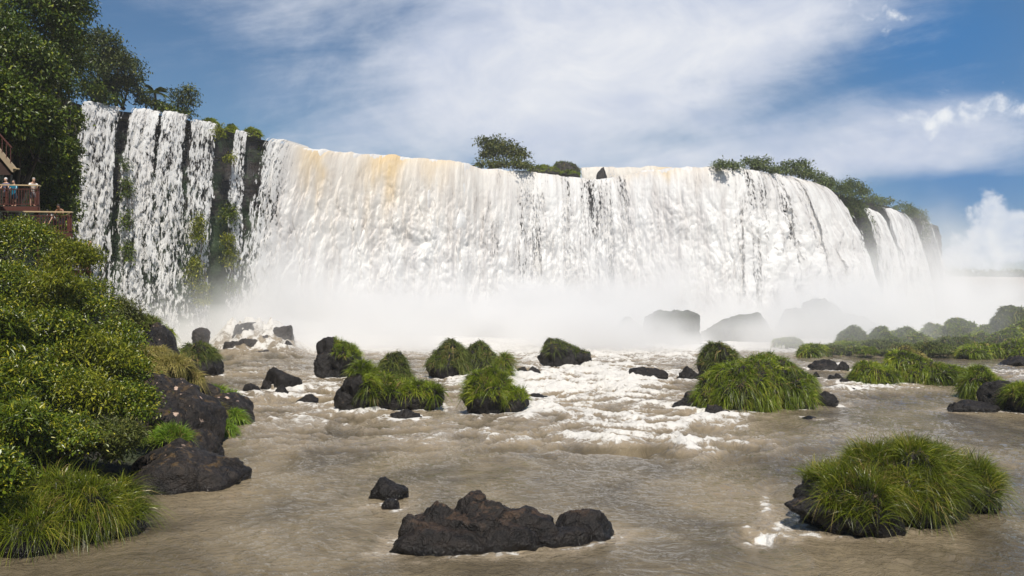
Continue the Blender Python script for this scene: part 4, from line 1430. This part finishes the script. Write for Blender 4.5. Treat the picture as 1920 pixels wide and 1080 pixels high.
def deck(label, x0, x1, y0, y1, zf, name='viewing_deck', slope=0.0, rail=1.12):
    org = np.array([x1, y0, zf - .3])
    root = thing(name, label, 'deck', org)
    xb = x1 * y1 / y0 - .25                 # the far corner lies further left: the side runs back along the cliff
    fl = [(x0, y0), (x1, y0), (xb, y1), (x0, y1)]
    V = [(x - org[0], y - org[1], z - org[2]) for z in (zf - .1, zf) for x, y in fl]
    me = bpy.data.meshes.new('floor')
    me.from_pydata(V, [], [[3, 2, 1, 0], [4, 5, 6, 7], [0, 1, 5, 4], [1, 2, 6, 5], [2, 3, 7, 6], [3, 0, 4, 7]])
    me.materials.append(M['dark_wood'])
    obj('floor', me, root)
    bars('floor_beam', [((x0, y0 - .06, zf - .20), (x1, y0 - .06, zf - .20), .1, .26), ((x1 + .06, y0 - .06, zf - .20), (xb + .06, y1, zf - .20), .06, .26)], M['deck_wood'], root, org)
    zr = zf + rail
    bars('handrail', [((x0, y0, zr + slope), (x1 + .05, y0, zr), .13, .07), ((x1, y0 + .09, zr), (xb, y1, zr), .1, .07)], M['rail_top'], root, org)
    bars('lower_rail', [((x0, y0, zr - .22), (x1, y0, zr - .22), .04, .05), ((x0, y0, zf + .1), (x1, y0, zf + .1), .04, .05), ((x1, y0 + .04, zr - .22), (xb, y1, zr - .22), .04, .05)], M['deck_wood'], root, org)
    bal = []
    n = int((x1 - x0) / .16)
    for i in range(n):
        x = x0 + (i + .5) * (x1 - x0) / n
        bal.append(((x, y0, zf + .12), (x, y0, zr - .24), .03, .03))
    for i in range(int((y1 - y0) / .16)):
        f = (i + .5) * .16 / (y1 - y0)
        bal.append(((x1 + (xb - x1) * f, y0 + .16 * (i + .5), zf + .02), (x1 + (xb - x1) * f, y0 + .16 * (i + .5), zr - .24), .028, .028))
    bars('balusters', bal, M['deck_wood'], root, org)
    for px_ in (x1 - .06, x1 - 2.0, x1 - 4.0):
        if px_ > x0:
            bars('post', [((px_, y0 + .08, zf - 2.0), (px_, y0 + .08, zr - .04), .09, .09)], M['deck_wood'], root, org)
    return root


YU, YL = 54.0, 52.0
zu = P(0, 386, YU)[2]
zl = P(0, 436, YL)[2]
deck('upper viewing deck with a pale handrail and red brown balusters', -34.0, P(73, 0, YU)[0], YU, YU + 2.0, zu, slope=.08, rail=1.24)
deck('lower viewing deck with a long pale handrail just above the bushes', -34.0, P(134, 0, YL)[0], YL, YL + 1.7, zl, slope=.08, rail=1.2)
deck('small lowest walkway railing half hidden by leaves beside the leftmost waterfall', P(120, 0, 50)[0], P(169, 0, 50)[0], 50.0, 51.4, P(0, 506, 50)[2])
# overhead landing at the left edge
org = P(0, 330, 50)
root = thing('overhead_landing', 'overhead landing with beige underside and red railing at the left edge', 'deck', org)
a0, a1, a2 = P(-70, 215, 50), P(27, 329, 50), P(-70, 329, 50)
me = bpy.data.meshes.new('underside')
vv = [P(-70, 250, 50), P(-20, 268, 50), P(24, 322, 50), P(24, 328, 50), P(-70, 328, 50)]
vb = [P(-70, 250, 52), P(-24, 268, 52), P(18, 322, 52), P(18, 328, 52), P(-70, 328, 52)]
vv = [tuple(v - org) for v in vv] + [tuple(v - org) for v in vb]
me.from_pydata(vv, [], [[4, 3, 2, 1, 0], [5, 6, 7, 8, 9], [0, 1, 6, 5], [1, 2, 7, 6], [2, 3, 8, 7], [3, 4, 9, 8], [4, 0, 5, 9]])
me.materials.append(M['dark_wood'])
obj('underside', me, root)
bars('fascia', [(P(-40, 238, 49.9), P(28, 320, 49.9), .12, .30)], M['soffit'], root, org)
lst = []
for i in range(9):
    q = P(-44 + i * 8, 231 + i * 9.4, 49.85)
    lst.append((q, q + np.array([0, 0, .85]), .035, .035))
bars('railing', lst, M['deck_wood'], root, org)
bars('handrail', [(P(-45, 202, 49.85), P(22, 277, 49.85), .08, .06)], M['deck_wood'], root, org)
bars('lamp_arm', [(P(24, 315, 49.8), P(37, 317, 49.8), .08, .05)], M['rail_top'], root, org)


def skin_obj(name, verts, edges, radii, mat, parent, sub=2):
    me = bpy.data.meshes.new(name)
    me.from_pydata([tuple(map(float, v)) for v in verts], edges, [])
    me.materials.append(mat)
    o = obj(name, me, parent)
    o.modifiers.new('skin', 'SKIN').use_smooth_shade = True
    if not me.skin_vertices:
        bm = bmesh.new()
        bm.from_mesh(me)
        bm.verts.layers.skin.verify()
        bm.to_mesh(me)
        bm.free()
    for i, r in enumerate(radii):
        me.skin_vertices[0].data[i].radius = (r, r) if np.isscalar(r) else r
    me.skin_vertices[0].data[0].use_root = True
    o.modifiers.new('sub', 'SUBSURF').levels = 1
    o.modifiers['sub'].render_levels = sub
    return o


def person(label, loc, face, lean, top, bottom, hair, skin, arms='rail', scale=1.0, coat=False, down=False, pattern=None):
    "standing figure; face = heading angle, lean = forward bend of the trunk"
    root = thing('person', label, 'person', loc)
    root.rotation_euler = (0, 0, face)
    root.scale = (scale,) * 3
    hip = np.array([0, 0, .90])
    f = np.array([0, math.sin(lean), math.cos(lean)])       # trunk direction, +y is forward

    def T(h, fx=0, side=0):
        return hip + f * h + np.array([side, fx * math.cos(lean), -fx * math.sin(lean)])
    v = [hip, T(.22), T(.42), T(.55), T(.62), T(.70, .02), T(.78, .03), T(.84, .02)]
    r = [(.14, .11), (.13, .10), (.16, .11), (.10, .08), .055, .075, .085, .06]
    e = [(0, 1), (1, 2), (2, 3), (3, 4), (4, 5), (5, 6), (6, 7)]
    nose = len(v)
    v.append(T(.74, .12)); r.append(.018); e.append((5, nose))

    def add(parent, pts, rad):
        for p_, q_ in zip(pts, rad):
            v.append(np.array(p_)); r.append(q_); e.append((parent, len(v) - 1))
            parent = len(v) - 1
        return parent
    for s in (-1, 1):
        sh = T(.50, 0, .19 * s)
        if arms == 'rail':
            el = sh + np.array([.05 * s, .12, -.25])
            ha = np.array([.15 * s, sh[1] + .30, max(1.10, sh[2] - .42)])
        elif arms == 'down':
            el = sh + np.array([.10 * s, .05, -.27])
            ha = el + np.array([-.02 * s, .14, -.25])
        else:
            el = sh + np.array([.04 * s, .02, -.28])
            ha = el + np.array([0, .08, -.25])
        w = add(3, [sh, el, ha], [.055, .042, .028])
        dr = nrm(ha - el)
        sd = np.array([1., 0, 0])
        pm = add(w, [ha + dr * .06], [(.035, .018)])
        for kf, ln in ((-1.5, .06), (-.5, .075), (.5, .072), (1.5, .055)):
            a_ = ha + dr * .10 + sd * kf * .020
            add(pm, [a_, a_ + dr * ln * .6 + np.array([0, 0, -.015]), a_ + dr * ln + np.array([0, 0, -.035])], [.009, .008, .007])
        add(w, [ha + dr * .03 - sd * s * .04, ha + dr * .07 - sd * s * .055], [.010, .008])
        hp = hip + np.array([.09 * s, 0, -.06])
        an = np.array([.10 * s, -.02, .08])
        add(0, [hp, (hp + an) / 2 + np.array([0, .03, .02]), an + np.array([0, 0, .12]), an, np.array([.11 * s, .12, .035])], [.088, .058, .040, .036, .034])
    skin_obj('body', v, e, r, skin, root)
    # shirt, trousers, hair
    tv = [T(-.06 if not coat else -.45), T(.10), T(.30), T(.46), T(.54)]
    tr = [(.165, .13) if not coat else (.24, .20), (.155, .125), (.17, .125), (.18, .12), (.09, .08)]
    te = [(0, 1), (1, 2), (2, 3), (3, 4)]
    if top[1]:
        for s in (-1, 1):
            sh = T(.49, 0, .19 * s)
            ix = 12 + (0 if s < 0 else 0)
            tv += [sh, sh + np.array([.06 * s, .07, -.16])]
            tr += [.075, .065]
            te += [(3, len(tv) - 2), (len(tv) - 2, len(tv) - 1)]
            if coat:
                tv.append(sh + np.array([.08 * s, .16, -.36])); tr.append(.06); te.append((len(tv) - 2, len(tv) - 1))
    skin_obj('shirt' if not coat else 'raincoat', tv, te, tr, top[0], root)
    if not coat:
        bv, be, br = [hip + np.array([0, 0, .05]), hip + np.array([0, 0, -.03])], [(0, 1)], [(.15, .125), (.155, .13)]
        for s in (-1, 1):
            bv += [hip + np.array([.09 * s, 0, -.12]), np.array([.105 * s, .02, .50])]
            br += [.105, .085]
            be += [(1, len(bv) - 2), (len(bv) - 2, len(bv) - 1)]
        skin_obj('shorts', bv, be, br, bottom, root)
    V, Fc = ico(3)
    V = V * np.array([.092, .105, .10])
    V = V[:, :] + (V / np.linalg.norm(V, axis=1)[:, None]) * (.012 * fbm(V[:, 0] * 30, V[:, 1] * 30, V[:, 2] * 30, 2))[:, None]
    sh = V[:, 1] - .6 * V[:, 2] > .035
    V[sh] *= .8
    c_ = T(.80, -.005)
    obj('hair', mesh_np('hair', V + c_, Fc, hair), root)
    return root


SK1 = plain('light_skin', (.55, .33, .23), .55, .08)
SK2 = plain('brown_skin', (.28, .14, .085), .55, .08)
WHT = plain('white_cotton', (.72, .70, .68), .8, .12, 14)
GRY = plain('grey_check_cotton', (.26, .25, .27), .8, .5, 40)
LIM = plain('lime_fabric', (.33, .62, .03), .7, .08)
BLK = plain('black_fabric', (.02, .02, .025), .8)
BLU = plain('turquoise_plastic', (.015, .17, .28), .25, .3, 9)
HGR = plain('grey_hair', (.35, .33, .31), .8)
HBK = plain('black_hair', (.015, .012, .01), .6)
PNK = plain('pale_pink_cotton', (.62, .42, .38), .8)
ORG = plain('orange_fabric', (.65, .16, .04), .8)
STR = plain('navy_white_cotton', (.10, .11, .20), .8, .9, 18)

person('grey haired person in white shirt and grey shorts leaning on the upper deck rail', (P(54, 0, YU)[0], YU + .42, zu), R(-135), .28, (WHT, True), GRY, HGR, SK1)
person('person wrapped in a shiny turquoise raincoat on the upper deck', (P(18, 0, YU)[0], YU + .5, zu), R(170), .05, (BLU, True), BLK, HBK, SK1, coat=True, scale=.92)
person('person in navy and white top beside the turquoise raincoat', (P(2, 0, YU)[0], YU + .55, zu), R(175), .05, (STR, True), BLK, plain('white_cap', (.7, .7, .7), .7), SK1)
person('person in a lime green sleeveless top bending over the lower deck rail', (P(108, 0, YL)[0], YL + .55, zl), R(180), .62, (LIM, False), BLK, HBK, SK2, scale=1.02)
person('person in white reaching down through the lower deck rail beside the lime top', (P(96, 0, YL)[0], YL + .42, zl), R(150), .75, (WHT, True), BLK, HBK, SK1, arms='down', scale=.86)
person('dark haired person in pale pink on the lowest walkway', (P(158, 0, 50)[0], 50.5, P(0, 506, 50)[2]), R(-110), .12, (PNK, True), BLK, HBK, SK1, scale=.96)
person('small person in orange partly hidden by leaves on the lowest walkway', (P(146, 0, 50)[0], 50.6, P(0, 508, 50)[2]), R(-150), .1, (ORG, True), BLK, HBK, SK1, scale=.72)


# ------------------------------------------------------------------ spray mist and haze
def volume_mat(name, dens, col, aniso=0.0, grid=False):
    m = bpy.data.materials.new(name)
    m.use_nodes = True
    nt = m.node_tree
    nt.nodes.clear()
    pv = nt.nodes.new('ShaderNodeVolumePrincipled')
    out = nt.nodes.new('ShaderNodeOutputMaterial')
    nt.links.new(pv.outputs[0], out.inputs['Volume'])
    pv.inputs['Color'].default_value = (*col, 1)
    pv.inputs['Density'].default_value = dens
    pv.inputs['Anisotropy'].default_value = aniso
    if not grid:
        pv.inputs['Density Attribute'].default_value = ''
    return m


def mist(blobs, lo, hi, res, dens):
    "a soft cloud of spray: density field = sum of soft lumps, broken by noise"
    me = bpy.data.meshes.new('mist')
    o = obj('mist', me)
    ng = bpy.data.node_groups.new('spray', 'GeometryNodeTree')
    ng.interface.new_socket('Geometry', in_out='OUTPUT', socket_type='NodeSocketGeometry')
    N = ng.nodes
    out = N.new('NodeGroupOutput')
    vc = N.new('GeometryNodeVolumeCube')
    pos = N.new('GeometryNodeInputPosition')
    x, y, z = sep(ng, pos.outputs[0])
    tot = None
    for (cx, cy, cz, rx, ry, rz, a) in blobs:
        q = ((x - cx) * (1 / rx))
        w = ((y - cy) * (1 / ry))
        h = ((z - cz) * (1 / rz))
        e = ((q * q + w * w + h * h) * -1.0).exp() * a
        tot = e if tot is None else tot + e
    n1 = noise(ng, pos.outputs[0], .055, 5, .6, .6)
    n2 = noise(ng, pos.outputs[0], .16, 3, .6, .3)
    d = tot * ((n1 * .6 + n2 * .4).smooth(.40, .64) * 2.2 + .03)
    d = (d - .012).max(0.0)
    ng.links.new(d.s, vc.inputs['Density'])
    vc.inputs['Min'].default_value = lo
    vc.inputs['Max'].default_value = hi
    for k, r_ in zip('XYZ', res):
        vc.inputs['Resolution ' + k].default_value = r_
    sm = N.new('GeometryNodeSetMaterial')
    sm.inputs['Material'].default_value = volume_mat('spray', dens, (1, 1, 1), 0.0, True)
    ng.links.new(vc.outputs[0], sm.inputs[0])
    ng.links.new(sm.outputs[0], out.inputs[0])
    o.modifiers.new('spray', 'NODES').node_group = ng
    tag(o, 'thick white spray mist boiling up from the foot of the falls', 'mist', kind='stuff')
    return o


def mb(px, py, Y, rx, ry, rz, a):
    c = P(px, py, Y)
    return (c[0], Y, max(c[2], -1), rx, ry, rz, a)


mist([
    mb(240, 640, 104, 9, 4, 3.0, .35), mb(350, 640, 106, 9, 5, 4, .5), mb(480, 620, 112, 8, 6, 5, .6), mb(535, 570, 120, 3.5, 4, 6, 1.3),
    mb(600, 626, 124, 12, 9, 3.6, 1.5), mb(740, 622, 130, 16, 10, 3.8, 1.5), mb(900, 618, 137, 18, 11, 4.2, 1.5), mb(1060, 614, 146, 20, 12, 5, 1.4),
    mb(620, 600, 126, 9, 7, 8, .18), mb(760, 600, 131, 6, 7, 11, .14), mb(900, 590, 138, 7, 8, 9, .12), mb(1060, 580, 146, 10, 9, 12, .13), mb(1180, 570, 152, 12, 9, 13, .15),
    mb(1230, 605, 152, 22, 10, 6, .7), mb(1400, 600, 162, 24, 10, 8, .55), mb(1560, 590, 176, 26, 11, 10, .5), mb(1690, 560, 215, 24, 16, 15, .28), mb(1735, 500, 248, 10, 12, 14, .20), mb(1810, 610, 205, 30, 20, 7, .18),
    mb(700, 640, 104, 24, 7, 2.0, .45), mb(1000, 640, 104, 24, 8, 2.6, .55), mb(1200, 630, 108, 18, 9, 3.6, .45), mb(1400, 630, 112, 18, 10, 4, .35), mb(1600, 625, 122, 22, 8, 5, .14), mb(1850, 610, 136, 30, 12, 5, .10), mb(1750, 622, 97, 34, 9, 7, .085), mb(480, 645, 97, 7, 3.5, 2.6, .55), mb(1210, 630, 110, 16, 4, 3.0, .55), mb(1450, 625, 119, 22, 5, 3.6, .55), mb(1560, 605, 128, 16, 5, 6, .35),
], (-62, 82, -1), (150, 262, 46), (106, 92, 30), .19)

# even air
bm = bmesh.new()
bmesh.ops.create_cube(bm, size=1)
for v in bm.verts:
    v.co = Vector((-800 if v.co.x < 0 else 1800, -30 if v.co.y < 0 else 1650, -3.2 if v.co.z < 0 else 75))
me = bpy.data.meshes.new('haze')
bm.to_mesh(me)
bm.free()
me.materials.append(volume_mat('even_air', .00026, (.93, .96, 1.0)))
tag(obj('haze', me), 'thin pale haze in the air over the river', 'haze', kind='stuff')
